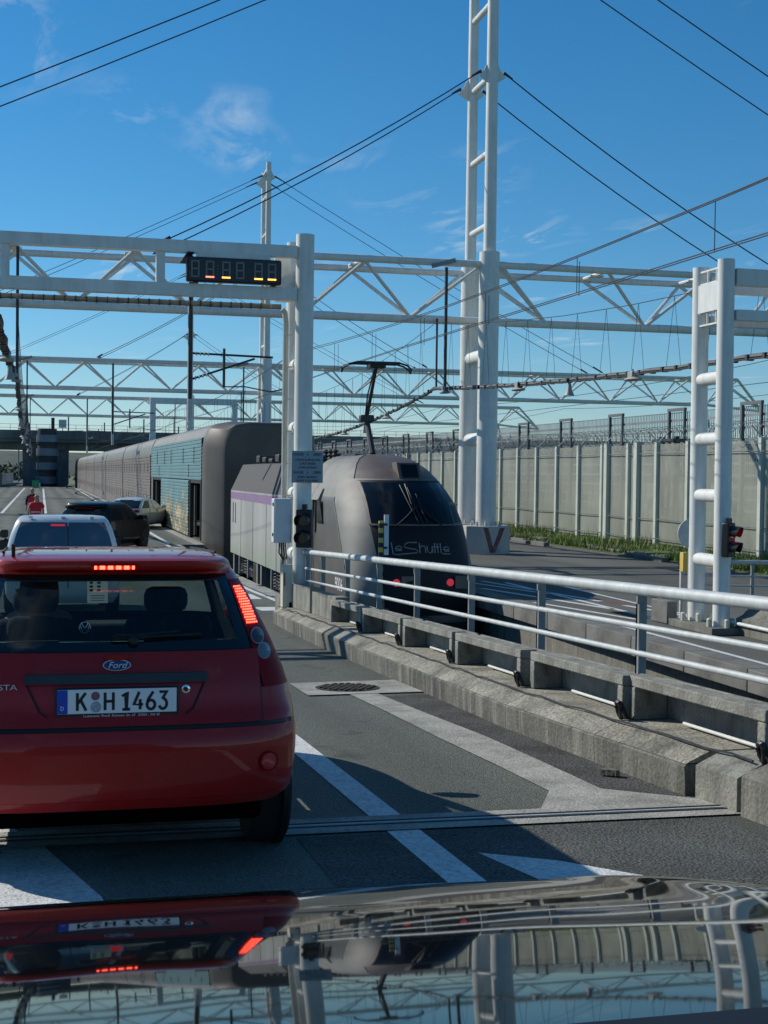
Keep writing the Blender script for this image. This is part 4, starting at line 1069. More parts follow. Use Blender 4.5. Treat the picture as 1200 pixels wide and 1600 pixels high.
# ---- lighting cables with lamps and horns
def gz(y, x):
    k = math.floor((y - 46) / 47.8); t = ((y - 46) / 47.8) - k
    sag = 1.25 if k >= 0 else (.62 if x > 5 else .60)
    return 5.55 - sag * 4 * t * (1 - t)
for x, side in ((13.0, 'right'), (-.6, 'left')):
    lc = empty('lighting_cable', (x, 46, 5.5), 'sagging bundled lighting cable above the %s platform' % side, 'cable')
    c = MB(); n = 330
    rnd = random.Random(4)
    pts = [(x + .02 * math.sin(q * 1.3), -2 + q * .72, gz(-2 + q * .72, x) + .015 * math.sin(q * 2.1)) for q in range(n) if x > 5 or q > 33]
    c.path(pts, .055, n=6); c.path([(p[0] + .05, p[1], p[2] + .05) for p in pts], .018, n=5)
    c.path([(p[0] - .05, p[1], p[2] - .04) for p in pts], .018, n=5)
    c.build('cable_bundle', M['wire'], lc)
    c = MB()
    for k in range(-1 if x > 5 else 0, 3):
        ya = 46 + 47.8 * k
        pp = [(x, ya + 47.8 * t, 7.75 - 1.35 * 4 * t * (1 - t)) for t in [q / 12 for q in range(13)]]
        c.path(pp, .010, n=5)
        for q in range(1, 26):
            yq = ya + 47.8 * q / 26; t = q / 26
            if x < 5 and yq < 22: continue
            zt = 7.75 - 1.35 * 4 * t * (1 - t)
            c.path([(x, yq, zt), (x, yq - .35, gz(yq - .35, x) + .02)], .005, n=4); c.path([(x, yq, zt), (x, yq + .35, gz(yq + .35, x) + .02)], .005, n=4)
    c.build('suspension_wire', M['wire'], lc)
    c = MB()
    for q in range(260):
        y = 10 + q * .62; zz = gz(y, x)
        if x < 5 and y < 23: continue
        c.box(x - .05 - .02 * (q % 3), x + .06, y, y + .08, zz - .06, zz + .05)
    tag(c.build('cable_clip', M['dark_steel'], lc), kind='stuff')
    for q, y in enumerate([14.5, 22.2, 29.7, 37.5, 44.8, 52.8, 60.4, 68.5, 77, 86, 96, 107, 119, 132, 146, 161]):
        if x < 5 and y < 23: continue
        zz = gz(y, x)
        nl = ['first', 'second', 'third', 'fourth', 'fifth', 'sixth', 'seventh', 'eighth', 'ninth', 'tenth', 'eleventh', 'twelfth', 'thirteenth', 'fourteenth', 'fifteenth', 'sixteenth'][q]
        lm = empty('hanging_lamp', (x, y, zz - .1), '%s oval lamp along the lighting cable over the %s platform' % (nl, side), 'lamp', 'oval lamps on the lighting cables')
        c = MB(); rows = []
        for a, (rx_, h) in enumerate([(.04, -.07), (.15, -.08), (.27, -.11), (.31, -.14), (.27, -.165), (.05, -.17)]):
            rows.append([(x + rx_ * .55 * math.cos(t * .3927), y + rx_ * 1.15 * math.sin(t * .3927), zz + h) for t in range(16)])
        c.grid(rows, close=True); c.build('shade', M['lamp_body'], lm)
        MB().box(x - .08, x + .08, y - .14, y + .14, zz - .1, zz + .04).build('ballast_box', M['lamp_body'], lm, bevel=.02)
        MB().box(x - .012, x + .012, y - .01, y + .01, zz - .02, zz + .1).build('hook', M['dark_steel'], lm)
    for q, y in enumerate([33.6, 56.5, 73, 92, 113]):
        zz = gz(y, x)
        c = MB(); c.lathe([(.03, -.05), (.05, -.12), (.07, -.25), (.13, -.38), (.12, -.38)], (x, y, zz), n=12)
        tag(c.build('loudspeaker_horn', M['lamp_body']), '%s small horn speaker under the lighting cable over the %s platform' % (order[q], side), 'loudspeaker', 'horn speakers on the lighting cables')

# ---- overhead line above the track
oh = empty('overhead_line', (TRX, 46, 5.5), 'overhead contact and messenger wires along the track', 'overhead wire')
def ohz(y): 
    t = ((y - 46) / 47.8) % 1.0
    return 6.55 - .5 * 4 * t * (1 - t)
for dxx, nm in ((-.09, 'messenger_wire'), (.09, 'messenger_wire')):
    c = MB(); c.path([(TRX + dxx, y, ohz(y) + (.10 if dxx > 0 else 0)) for y in range(-4, 235, 4)], .009, n=5); c.build(nm, M['wire'], oh)
for dxx in (-.09, .09):
    c = MB(); c.path([(TRX + dxx + .15 * math.sin(y * .13), y, 5.50 + (.09 if dxx > 0 else 0)) for y in range(-4, 235, 6)], .009, n=5); c.build('contact_wire', M['wire'], oh)
for k in range(40):
    y = 2.5 + 4.6 * k
    if y > 180: break
    for dxx in (-.09, .09):
        MB().tube((TRX + dxx, y + dxx * 2, ohz(y)), (TRX + dxx, y + dxx * 2, 5.51), .006, n=5).build('dropper', M['wire'], oh)
# further tracks: wires parallel to the platforms
for q, (x, z, nm) in enumerate([(-17.5, 6.6, 'left'), (27.5, 7.4, 'right'), (36, 7.4, 'far right')]):
    o2 = empty('overhead_line', (x, 60, z), 'thin overhead wires above the %s track' % nm, 'overhead wire')
    for dz_ in (0, -1.0):
        MB().path([(x, y, z + dz_ - (.5 * 4 * (((y - 46) / 47.8) % 1) * (1 - ((y - 46) / 47.8) % 1) if dz_ == 0 else 0)) for y in range(40, 420, 6)], .014, n=4).build('wire', M['wire'], o2)

# ---- white portal frame beyond the wagons
pf = empty('portal_frame', (15, 140, 0), 'white rectangular portal frame beyond the brown wagons', 'portal')
for x in (11.0, 19.0): MB().box(x - .28, x + .28, 139.7, 140.3, 0, 9.4).build('leg', M['steel_white'], pf, bevel=.05)
MB().box(10.72, 19.28, 139.72, 140.28, 9.2, 9.78).build('beam', M['steel_white'], pf, bevel=.05)

# ================================================================== FENCES
FX = 22.9
fe = empty('security_fence', (FX, 60, 0), 'long pale mesh security fence with white posts and razor wire', 'fence')
post = panel = arm = None
for k in range(40):
    y = 31.2 + 2.66 * k
    if post is None:
        post = MB().box(FX - .12, FX + .10, y - .10, y + .10, .05, 4.0).build('post', M['fence_post'], fe)
        panel = MB().box(FX - .008, FX + .008, y + .11, y + 2.55, .15, 3.92).build('mesh_panel', M['panel_mesh'], fe)
        c = MB(); c.bar((FX, y, 3.98), (FX - .42, y, 4.4), .035, .035); arm = c.build('arm', M['fence_post'], fe)
        c = MB(); c.bar((FX, y, 3.98), (FX + .42, y, 4.4), .035, .035); arm2 = c.build('arm', M['fence_post'], fe)
        yk = y
    else:
        for pr in (post, panel, arm, arm2):
            o = copy_part(pr, (0, y - yk, 0))
for z, x in ((1.05, FX - .1), (.32, FX - .12), (3.55, FX - .1)):
    c = MB(); c.path([(x, 31 + 2.66 * k, z + (.03 if k % 2 else 0)) for k in range(41)], .018, n=5); c.build('tension_wire', M['razor'], fe)
for x0, zc, rr in ((FX - .25, 4.28, .30), (FX + .28, 4.25, .30)):
    c = MB(); pts = []
    for k in range(2400):
        a = k * .5236
        pts.append((x0 + rr * math.cos(a) * (1 + .12 * math.sin(k * .37)), 31 + k * .0445 + .1 * math.sin(a * .5), zc + rr * math.sin(a) * (1 + .1 * math.sin(k * .53))))
    c.path(pts, .0075, n=4)
    tag(c.build('razor_coil', M['razor'], fe, smooth=0), kind='stuff')
# stretched supports of gate bay
for y in (54.6, 51.6):
    MB().box(FX - .16, FX + .14, y - .15, y + .15, .03, 4.02).build('post', M['fence_post'], fe)
# taller mesh fence behind, with goal-post frames
te = empty('tall_mesh_fence', (26, 60, 0), 'taller dark mesh fence with double-post frames behind the razor wire', 'fence')
fp = None
for k in range(16):
    y = 42 + 6.4 * k
    if fp is None:
        c = MB(); c.box(25.95, 26.05, y - .8, y - .68, 0.1, 5.55); c.box(25.95, 26.05, y + .68, y + .8, 0.1, 5.55); c.box(25.94, 26.06, y - .81, y + .81, 5.44, 5.56)
        fp = c.build('frame', pm('frame_grey', (0.13, 0.14, 0.145), 0.6, 0.2), te); yk = y
        tp = MB().box(26.055, 26.07, y - .6, y + 5.7, .2, 5.40).build('mesh_panel', M['tall_mesh'], te)
    else:
        copy_part(fp, (0, y - yk, 0)); copy_part(tp, (0, y - yk, 0))
# dark steel stair behind the fence
st_ = empty('steel_stair', (24.6, 53, 0), 'dark steel stair frame seen through the fence mesh at right', 'stair')
for y in (51.8, 53.2): MB().box(24.5, 24.7, y - .1, y + .1, .1, 4.3).build('post', M['dark_steel'], st_)
for z in (1.35, 2.7, 4.1): MB().box(24.3, 25.4, 51.5, 53.5, z, z + .1).build('landing', M['dark_steel'], st_)
for z, s_ in ((.1, 1), (1.45, -1), (2.8, 1)): MB().bar((24.4, 52.5 - s_ * 1.4, z), (24.4, 52.5 + s_ * .5, z + 1.3), .1, .28).build('stringer', M['dark_steel'], st_)
# low white barrier on the far left of the platform
lf = empty('barrier', (-5.6, 240, 0), 'low pale barrier at the far left end of the platform', 'barrier')
for k in range(12):
    y = 212 + k * 6
    MB().box(-6.1 + k * .15, -5.95 + k * .15, y, y + 5.8, 0, 1.9).build('panel', M['base_white'], lf)

# ================================================================== OVERBRIDGE AND TOWER
br = empty('overbridge', (0, 232, 0), 'dark concrete road overbridge crossing the whole background', 'bridge')
MB().box(-160, 220, 229, 243, 6.9, 8.15).build('deck', M['bridge'], br)
MB().box(-160, 220, 228.7, 228.97, 7.4, 8.75).build('parapet', M['bridge'], br)
for y in (230.5, 235, 239.5): MB().box(-160, 220, y, y + 1.2, 5.75, 6.88).build('girder', M['bridge'], br)
for x in (-40, -20, -.9, 3.75, 24, 44, 64, 90):
    c = MB(); c.prism([(x - 1.1, 231, -1.5), (x + 1.1, 231, -1.5), (x + 1.25, 231, 5.74), (x - 1.25, 231, 5.74)], (0, 9, 0)); c.build('pier', M['bridge'], br)
c = MB()
for k in range(150):
    x = -120 + 2 * k; c.box(x, x + .06, 228.8, 228.86, 8.75, 9.7)
for z in (9.1, 9.65): c.box(-120, 180, 228.81, 228.85, z, z + .05)
c.build('railing', M['galv_post'], br)
tw = empty('stair_tower', (1.6, 224, 0), 'blue-grey rounded stair tower in front of the overbridge', 'tower')
def tower_ring(z0, z1, r, nm, m_):
    pr = [(1.62 + r * math.cos(R(k * 15)), 225 + r * math.sin(R(k * 15))) for k in range(24)]
    MB().prism([(x, y, z0) for x, y in pr], (0, 0, z1 - z0)).build(nm, m_, tw)
tower_ring(-1.5, 8.9, 1.45, 'core', M['tower_dark'])
for z in (.2, 2.35, 4.5, 6.6): tower_ring(z + .25, z + 1.35, 1.66, 'balcony_band', M['tower_panel'])
for z in (.2, 2.35, 4.5, 6.6): tower_ring(z, z + .1, 1.7, 'floor_slab', M['tower_dark'])
MB().box(2.2, 2.7, 224.2, 225.2, 8.9, 10.6).build('mast_box', M['tower_dark'], tw)
gs = empty('green_board', (-.1, 198, 0), 'small green board on a short stand at the platform end', 'board')
MB().box(-.50, .40, 198, 198.06, .12, 1.15).build('board', M['green'], gs, bevel=.12)
MB().prism([(-.12, 197.99, .3), (.02, 197.99, .3), (.02, 197.99, .65), (.14, 197.99, .65), (-.05, 197.99, .95), (-.24, 197.99, .65), (-.12, 197.99, .65)], (0, .005, 0)).build('arrow', pm('pale_green', (0.12, 0.42, 0.25), 0.6), gs)
MB().box(-.1, 0, 198.05, 198.12, 0, .6).build('stand', M['dark_steel'], gs)
MB().box(.38, .55, 198.0, 198.08, 0, .8).build('side_plate', M['paper'], gs)
# catenary masts on the tracks around the bridge
cm = empty('catenary_mast', (0, 0, 0), '', 'catenary mast', 'distant catenary masts around the overbridge')
MB().box(-.12, .12, -.12, .12, -1.5, 12).build('pole', M['galv_post'], cm)
MB().bar((-2.4, 0, 9.4), (2.6, 0, 9.6), .1, .1).build('cross_arm', M['galv_post'], cm)
MB().bar((0, 0, 7.9), (2.4, 0, 9.4), .07, .07).build('stay_arm', M['galv_post'], cm)
MB().box(-2.3, -2.2, -.05, .05, 8.2, 9.4).build('drop_bar', M['dark_steel'], cm)
spots = [(-11, 262, 'left of the stair tower'), (-3.5, 300, 'above the stair tower'), (5.5, 258, 'just right of the stair tower'), (13, 285, 'over the brown wagons, left one'),
         (19, 262, 'over the brown wagons, right one'), (29, 300, 'beside the portal frame leg'), (37, 270, 'behind the portal frame'), (48, 310, 'behind the second mast'), (-18, 310, 'at the far left edge')]
for k, (x, y, ds) in enumerate(spots):
    o = cm if k == 0 else copy_tree(cm)
    o.location = (x, y, 0); o['label'] = 'distant grey catenary mast ' + ds
pb = empty('sign_gantry_board', (4.6, 250, 0), 'pale signal board on a railed stand above the overbridge', 'board')
MB().box(3.7, 5.0, 249.9, 250, 9.8, 11.2).build('board', M['galv'], pb)
MB().box(4.3, 4.4, 250, 250.1, -1.5, 10).build('post', M['galv_post'], pb)

# tree line beyond the bridge: one mass of leaf clumps
b = MB(); rnd = random.Random(21)
for k in range(420):
    cx = -140 + 460 * rnd.random(); cy = 330 + 60 * rnd.random(); hh = rnd.uniform(3.0, 6.5) * (1 + .4 * math.sin(cx * .05)); rx_ = rnd.uniform(2, 4.5)
    for q in range(38):
        a, e_ = rnd.uniform(0, 6.283), rnd.uniform(-.2, 1.0)
        rr = rx_ * math.sqrt(max(0.02, 1 - e_ * e_)) * rnd.uniform(.7, 1.05)
        p = Vector((cx + rr * math.cos(a), cy + rr * math.sin(a), -1.5 + hh * .5 + hh * .5 * e_))
        s1, s2 = Vector((rnd.uniform(-1, 1), rnd.uniform(-1, 1), rnd.uniform(-1, 1))) * 1.0, Vector((rnd.uniform(-1, 1), rnd.uniform(-1, 1), rnd.uniform(-1, 1))) * 1.0
        b.v += [tuple(p), tuple(p + s1), tuple(p + s2)]; i = len(b.v); b.f.append((i - 3, i - 2, i - 1))
tag(b.build('woodland', pm('woodland', (0.045, 0.06, 0.03), 0.9, var=0.5, scale=0.3), smooth=0), 'dark line of far trees beyond the overbridge', 'trees', kind='stuff')

# ================================================================== SHUTTLE WAGONS
HWW = 2.12
def wprof(s=1.0, dz=0.0):
    a = HWW * s
    pts = [(a, -.9), (a, 3.55), (a - .06, 3.95), (a - .22, 4.28), (a - .5, 4.46), (a - 1.0, 4.55)]
    pts = [(x, z - dz if z > 3 else z) for x, z in pts]
    return [(-x, z) for x, z in pts] + [(x, z) for x, z in reversed(pts)]
def ribs(b, x, y0, y1, z0, z1, out_=-1, pitch=.14, dep=.028):
    z = z0; rows = []
    while z < z1 - .02:
        zt = min(z + pitch, z1)
        rows += [(x, z), (x + out_ * dep, z + .02), (x + out_ * dep, zt - .035), (x, zt - .015)]
        z = zt
    rows.append((x, z1))
    b.grid([[(xx, y0, zz), (xx, y1, zz)] for xx, zz in rows])
def roof_strip(y0, y1, zmin=3.55):
    b = MB(); pr = [p for p in wprof() if p[1] >= zmin - .01]
    b.grid([[(TRX + x, y, z) for x, z in pr] for y in (y0, y1)]); return b
# loading wagon
wg = empty('loading_wagon', (TRX, 65, -.9), 'front loading wagon with turquoise mural sides and open doors', 'rail wagon')
b = MB()
rows = []
for y, s, dz in ((52.0, .665, .30), (52.03, .70, .16), (52.12, .74, .07), (52.9, .955, .015), (53.15, 1.0, 0), (53.7, 1.0, 0)):
    rows.append([(TRX + x, y, z) for x, z in wprof(s, dz)])
b.grid(rows); b.f.append(tuple(range(len(rows[0])))); 
b.build('end_section', M['train_brown'], wg, smooth=24)
roof_strip(53.7, 77.9, 3.9).build('roof', M['train_roof'], wg, smooth=50)
XS = TRX - HWW
b = MB(); ribs(b, XS - .005, 53.72, 77.85, 2.32, 3.93); b.build('upper_side', M['mural'], wg, smooth=0)
for q, (y0, y1) in enumerate(((57.9, 64.3), (64.36, 70.8))):
    b = MB(); ribs(b, XS - .06, y0, y1, .05, 2.30); b.quad((XS, y0, .05), (XS - .06, y0, .05), (XS - .06, y0, 2.3), (XS, y0, 2.3)); b.quad((XS, y1, .05), (XS - .06, y1, .05), (XS - .06, y1, 2.3), (XS, y1, 2.3))
    b.build('door_panel', M['mural'], wg, smooth=0)
MB().box(XS - .02, XS + .05, 57.75, 70.95, -.9, .05).build('lower_side', M['train_brown'], wg)
MB().box(XS + .0, XS + .08, 76.6, 77.9, -.9, 2.31).build('lower_side', M['train_pink'], wg)
MB().box(XS - .02, XS + .3, 53.72, 77.9, -.45, -.02).build('sill', M['concrete_dark'], wg)
for y in (53.9, 57.7, 71.0, 76.5): MB().box(XS - .03, XS + .12, y - .1, y + .1, 0.03, 2.4).build('door_frame', M['black'], wg)
for y0, y1 in ((53.8, 57.8), (70.9, 76.6)):
    MB().box(XS - .01, XS + .12, y0, y1, 2.2, 2.4).build('door_header', M['black'], wg)
    MB().box(XS + .1, XS + .3, y0 + .9, y0 + 1.3, .1, 1.25).build('inner_door', M['inside_wood'], wg)
    MB().box(XS + .1, XS + .2, y1 - .7, y1 - .5, .1, 2.1).build('inner_post', M['train_brown'], wg)
MB().box(TRX + 1.9, TRX + HWW, 53.7, 77.9, -.9, 3.9).build('far_side', M['train_pink'], wg)
MB().box(XS + .1, TRX + 1.9, 53.7, 77.9, -.3, .02).build('floor', M['door_inside'], wg)
MB().box(XS + .1, TRX + 1.9, 53.7, 77.9, 2.42, 2.52).build('ceiling', M['door_inside'], wg)
for y in (56.2, 60.4, 66.0, 69.4, 73.6): MB().box(XS - .045, XS - .03, y, y + .16, 3.0, 3.62).build('vent_slot', M['dark_steel'], wg)
for y in (58.2, 72.5): MB().box(XS - .045, XS - .03, y, y + .14, 2.42, 2.95).build('vent_slot', M['dark_steel'], wg)
wdesc = ['first brown ribbed wagon behind the turquoise loading wagon', 'second brown ribbed wagon behind the loading wagon', 'third brown ribbed wagon behind the loading wagon',
         'fourth brown ribbed wagon behind the loading wagon', 'fifth brown ribbed wagon, partly under the overbridge', 'farthest visible brown wagon beyond the overbridge']
w0 = None
for k in range(6):
    y0 = 78.4 + 25.8 * k
    if w0 is None:
        w0 = empty('shuttle_wagon', (TRX, y0, -.9), wdesc[0], 'rail wagon', 'brown shuttle wagons')
        b = roof_strip(y0, y0 + 25.2); b.build('roof', M['train_roof'], w0, smooth=50)
        b = MB(); ribs(b, XS - .005, y0, y0 + 25.2, .05, 3.56, pitch=.175, dep=.03); b.build('side', M['train_pink'], w0, smooth=0)
        MB().box(XS + .03, TRX + HWW, y0 + .02, y0 + 25.18, -.9, 3.55).build('core', M['train_brown'], w0)
        MB().box(XS - .03, XS + .02, y0, y0 + 25.2, -.9, .05).build('sill', M['concrete_dark'], w0)
        for q in range(9):
            y = y0 + 1.6 + 2.7 * q
            MB().box(XS - .045, XS - .032, y, y + .26, 2.55, 3.15).build('window', M['black'], w0)
            MB().box(XS - .045, XS - .032, y + .5, y + .74, .75, 1.3).build('window', M['black'], w0)
        MB().box(TRX - 1.6, TRX + 1.6, y0 - .55, y0 + .0, -.8, 4.1).build('gangway', M['black'], w0)
        wk = y0
    else:
        o = copy_tree(w0); o.location.y = y0; o['label'] = wdesc[k]

# ================================================================== LOCOMOTIVE
lo = empty('locomotive', (TRX, 40, -1.3), 'grey electric locomotive with black cab front and raised pantograph', 'locomotive')
def interp(tab, z):
    if z <= tab[0][0]: return tab[0][1:]
    for a, b_ in zip(tab, tab[1:]):
        if z <= b_[0]:
            t = (z - a[0]) / (b_[0] - a[0])
            return tuple(p + (q - p) * t for p, q in zip(a[1:], b_[1:]))
    return tab[-1][1:]
# z, half width, front y, corner depth
NOSE = [(-.95, 1.38, 30.25, .45), (-.5, 1.44, 30.08, .5), (0, 1.48, 30.02, .62), (.6, 1.48, 30.12, .95), (1.2, 1.47, 30.32, 1.3), (1.54, 1.46, 30.46, 1.5), (2.0, 1.41, 30.82, 1.75), (2.3, 1.29, 31.12, 1.85),
        (2.55, 1.16, 31.45, 1.85), (2.75, 1.03, 31.85, 1.75), (2.9, .90, 32.3, 1.55), (3.02, .74, 32.8, 1.2), (3.1, .53, 33.3, .8), (3.14, .27, 33.7, .45)]
def nose_y(x, z):
    w_, yf, D = interp(NOSE, z)
    u = min(.9995, abs(x) / w_)
    return yf + D * (1 - math.sqrt(max(0, 1 - u ** 2.4)))
NZ = []
for a, b_ in zip(NOSE, NOSE[1:]):
    for q in range(3): NZ.append(a[0] + (b_[0] - a[0]) * q / 3)
NZ.append(NOSE[-1][0])
K = 12
rows = []
for z in NZ:
    w_, yf, D = interp(NOSE, z)
    r_ = [(TRX - w_, 36.6, z), (TRX - w_, 35, z)]
    for k in range(-K, K + 1):
        x = w_ * math.sin(k / K * math.pi / 2)
        r_.append((TRX + x, yf + D * (1 - math.sqrt(max(0, 1 - abs(x / w_) ** 2.4))), z))
    r_ += [(TRX + w_, 35, z), (TRX + w_, 36.6, z)]
    rows.append(r_)
zi = [k for k, z in enumerate(NZ) if z <= 2.12][-1]
zb = [k for k, z in enumerate(NZ) if z <= 2.56][-1]
b = MB(); b.grid([[p for p in r_[2:-2]] for r_ in rows[:zb + 1]]); b.build('nose_shell', M['loco_silver'], lo, smooth=40)
b = MB(); b.grid([r_[2:-2][4:-2] for r_ in rows[zb:]]); b.build('brow', M['loco_brow'], lo, smooth=40)
for q in (slice(0, 5), slice(-3, None)):
    b = MB(); b.grid([r_[2:-2][q] for r_ in rows[zb:]]); b.build('nose_shoulder', M['loco_silver'], lo, smooth=40)
c = MB(); c.path([(p[0] - .004, p[1] - .004, p[2]) for p in [rows[k][2] for k in range(5, zi + 1)]], .014, n=6); c.build('nose_seam', M['dark_steel'], lo)
c = MB(); c.path([(p[0] - .003, p[1] - .008, p[2] + .002) for p in [rows[k][6] for k in range(zb, len(rows) - 2)]], .012, n=6); c.build('nose_seam', M['dark_steel'], lo)
for sl_ in (slice(0, 3), slice(-3, None)):
    b = MB(); b.grid([r_[sl_] for r_ in rows[:zi + 1]]); b.build('cab_side', M['loco_cab'], lo, smooth=40)
    b = MB(); b.grid([r_[sl_] for r_ in rows[zi:]]); b.build('cab_shoulder', M['loco_silver'], lo, smooth=40)
b = MB(); b.ngon([rows[-1][0], rows[-1][1]] + rows[-1][2:]); b.build('cab_roof', M['loco_brow'], lo)
def npatch(xl, xr, z0, z1, off, nz=12, nx=24):
    b = MB(); front = []
    for i in range(nz + 1):
        z = z0 + (z1 - z0) * i / nz
        a, c_ = (xl(z) if callable(xl) else xl), (xr(z) if callable(xr) else xr)
        front.append([(a + (c_ - a) * j / nx, nose_y(a + (c_ - a) * j / nx, z) - off, z) for j in range(nx + 1)])
    b.grid([[(TRX + p[0], p[1], p[2]) for p in r_] for r_ in front])
    bd = front[0] + [r_[-1] for r_ in front[1:]] + front[-1][::-1][1:] + [r_[0] for r_ in front[::-1]][1:]
    b.grid([[(TRX + p[0], p[1], p[2]) for p in bd], [(TRX + p[0], p[1] + off + .01, p[2]) for p in bd]])
    return b
mw_ = lambda z: .74 + (min(z, 1.54) + .5) * .115
npatch(lambda z: -mw_(z), lambda z: min(mw_(z) + .42, interp(NOSE, z)[0] * .985), -.45, 2.52, .008, 20, 40).build('front_mask_shade', M['loco_mask'], lo, smooth=40)  # black cab mask, widened at right to paint the shaded corner dark
npatch(-.93, -.03, 1.56, 2.47, .018).build('windscreen', M['loco_glass'], lo, smooth=40)
npatch(.03, .95, 1.56, 2.47, .018).build('windscreen', M['loco_glass'], lo, smooth=40)
npatch(-.96, .97, 1.515, 1.555, .035, 2, 40).build('windscreen_sill', M['loco_brow'], lo, smooth=40)
npatch(-1.0, -.945, 1.54, 2.5, .03, 10, 2).build('windscreen_frame', M['loco_brow'], lo, smooth=40)
npatch(.965, 1.01, 1.54, 2.5, .03, 10, 2).build('windscreen_frame', M['loco_brow'], lo, smooth=40)
npatch(-.029, .029, 1.56, 2.5, .022, 8, 2).build('centre_pillar', M['loco_mask'], lo, smooth=40)
# headlamp on the brow
yb_ = nose_y(.12, 2.62)
MB().prism([(TRX - .12, yb_ - .12, 2.55), (TRX + .42, yb_ - .12, 2.55), (TRX + .38, yb_ + .05, 2.93), (TRX - .16, yb_ + .05, 2.93)], (0, .45, 0)).build('headlamp_box', M['loco_brow'], lo, bevel=.01)
MB().prism([(TRX - .04, yb_ - .135, 2.59), (TRX + .34, yb_ - .135, 2.59), (TRX + .31, yb_ + .015, 2.89), (TRX - .07, yb_ + .015, 2.89)], (0, .1, 0)).build('headlamp_lens', M['loco_glass'], lo)
# wipers
def npt(x, z, off): return (TRX + x, nose_y(x, z) - off, z)
for x0, x1, zt in ((-.18, .02, 2.42), (-.02, .10, 2.36), (.14, .22, 2.22), (-.05, .0, 2.44)):
    MB().path([npt(x1 + .06, 1.56, .05), npt((x0 + x1) / 2, (1.56 + zt) / 2, .07), npt(x0, zt, .05)], .016, n=6).build('wiper', M['black'], lo)
for x0, x1 in ((-.42, .05), (.62, .15)):
    MB().path([npt(x0, 1.53, .05), npt((x0 + x1) / 2, 1.72, .08), npt(x1, 1.92, .07)], .018, n=6).build('wiper_arm', M['black'], lo)
# tail lights, buffer area
for x in (-.52, .72):
    y_ = nose_y(x, .28)
    MB().lathe([(.085, -.03), (.07, -.045)], (TRX + x, y_, .28), 'y', 16).build('tail_light', M['brake_dim'], lo)
    MB().box(TRX + x + .12, TRX + x + .40, y_ - .03, y_ + .1, .14, .42).build('lamp_panel', M['loco_cab'], lo)
MB().prism([(TRX - 1.2, 30.05, -1.15), (TRX + 1.2, 30.05, -1.15), (TRX + 1.35, 30.0, -.62), (TRX - 1.35, 30.0, -.62)], (0, .35, 0)).build('lower_skirt', M['loco_mask'], lo, bevel=.03)
MB().box(TRX - .22, TRX + .22, 29.7, 30.2, -.75, -.45).build('coupler', M['dark_steel'], lo, bevel=.03)
MB().box(TRX - 1.3, TRX - .7, 29.95, 30.6, -.72, -.28).build('step_box', M['loco_cab'], lo, bevel=.02)
# logo strokes: x across (0..1), z up (0..1)
LOGO = [[(0, .95), (.02, .0), (.08, -.05), (.40, .12), (.43, .25), (.40, .40), (.24, .52), (.20, .65), (.22, .85), (.27, .98), (.42, .98)],
        [(.06, .45), (.16, .42), (.165, .55), (.13, .68), (.08, .62), (.06, .45), (.07, .3), (.16, .33)],
        [(.455, .95), (.46, .1)], [(.46, .5), (.49, .68), (.54, .68), (.555, .5), (.56, .1)],
        [(.585, .68), (.59, .3), (.61, .12), (.65, .12), (.67, .3), (.675, .68)], [(.675, .5), (.68, .1)],
        [(.715, .92), (.72, .1)], [(.70, .62), (.80, .58)], [(.765, .9), (.77, .1)], [(.82, .9), (.825, .1), (.86, .02), (1.0, .0)],
        [(.87, .38), (.98, .34), (.975, .5), (.94, .6), (.89, .55), (.87, .38), (.885, .25), (.98, .22)]]
for st in LOGO:
    c = MB(); c.path([npt(-.58 + 1.36 * a, .90 + .26 * h - .0 * a, .02) for a, h in st], .014, n=5)
    c.build('logo_letter', M['logo'], lo)
def ltext(tx, x, y, z, s_, m_, mw2=None):
    wl_ = wloc(lo); text('fleet_number', tx, s_, m_, lo, Matrix.Translation(-wl_) @ (mw2 or face_cam(x, y, z)), extrude=.002)
ltext('9006', TRX + .12, nose_y(.12, .60) - .03, .66, .24, M['logo'])
side_m = Matrix.Translation((TRX - 1.487, 31.6, .12)) @ Matrix(((0, 0, -1, 0), (-1, 0, 0, 0), (0, 1, 0, 0), (0, 0, 0, 1)))
ltext('9006', 0, 0, 0, .42, M['white_ink'], side_m)
# cab side: door, window, handrails
XSL = TRX - 1.482
MB().prism([(XSL + .005, 34.3, 1.45), (XSL + .005, 33.55, 1.45), (XSL + .005, 33.95, 2.02), (XSL + .005, 34.3, 2.02)], (-.016, 0, 0)).build('side_window', M['loco_glass'], lo)
MB().box(XSL - .012, XSL + .02, 34.85, 35.75, -.4, 2.0).build('cab_door', M['loco_cab'], lo)
for y in (34.75, 35.85, 36.5):
    MB().tube((XSL - .07, y, -.2), (XSL - .07, y, 1.75), .025, n=8).build('handrail', M['black'], lo)
for y in (36.2, 34.5): MB().box(XSL - .018, XSL + .02, y - .05, y + .05, 1.2, 1.95).build('slot', M['black'], lo)
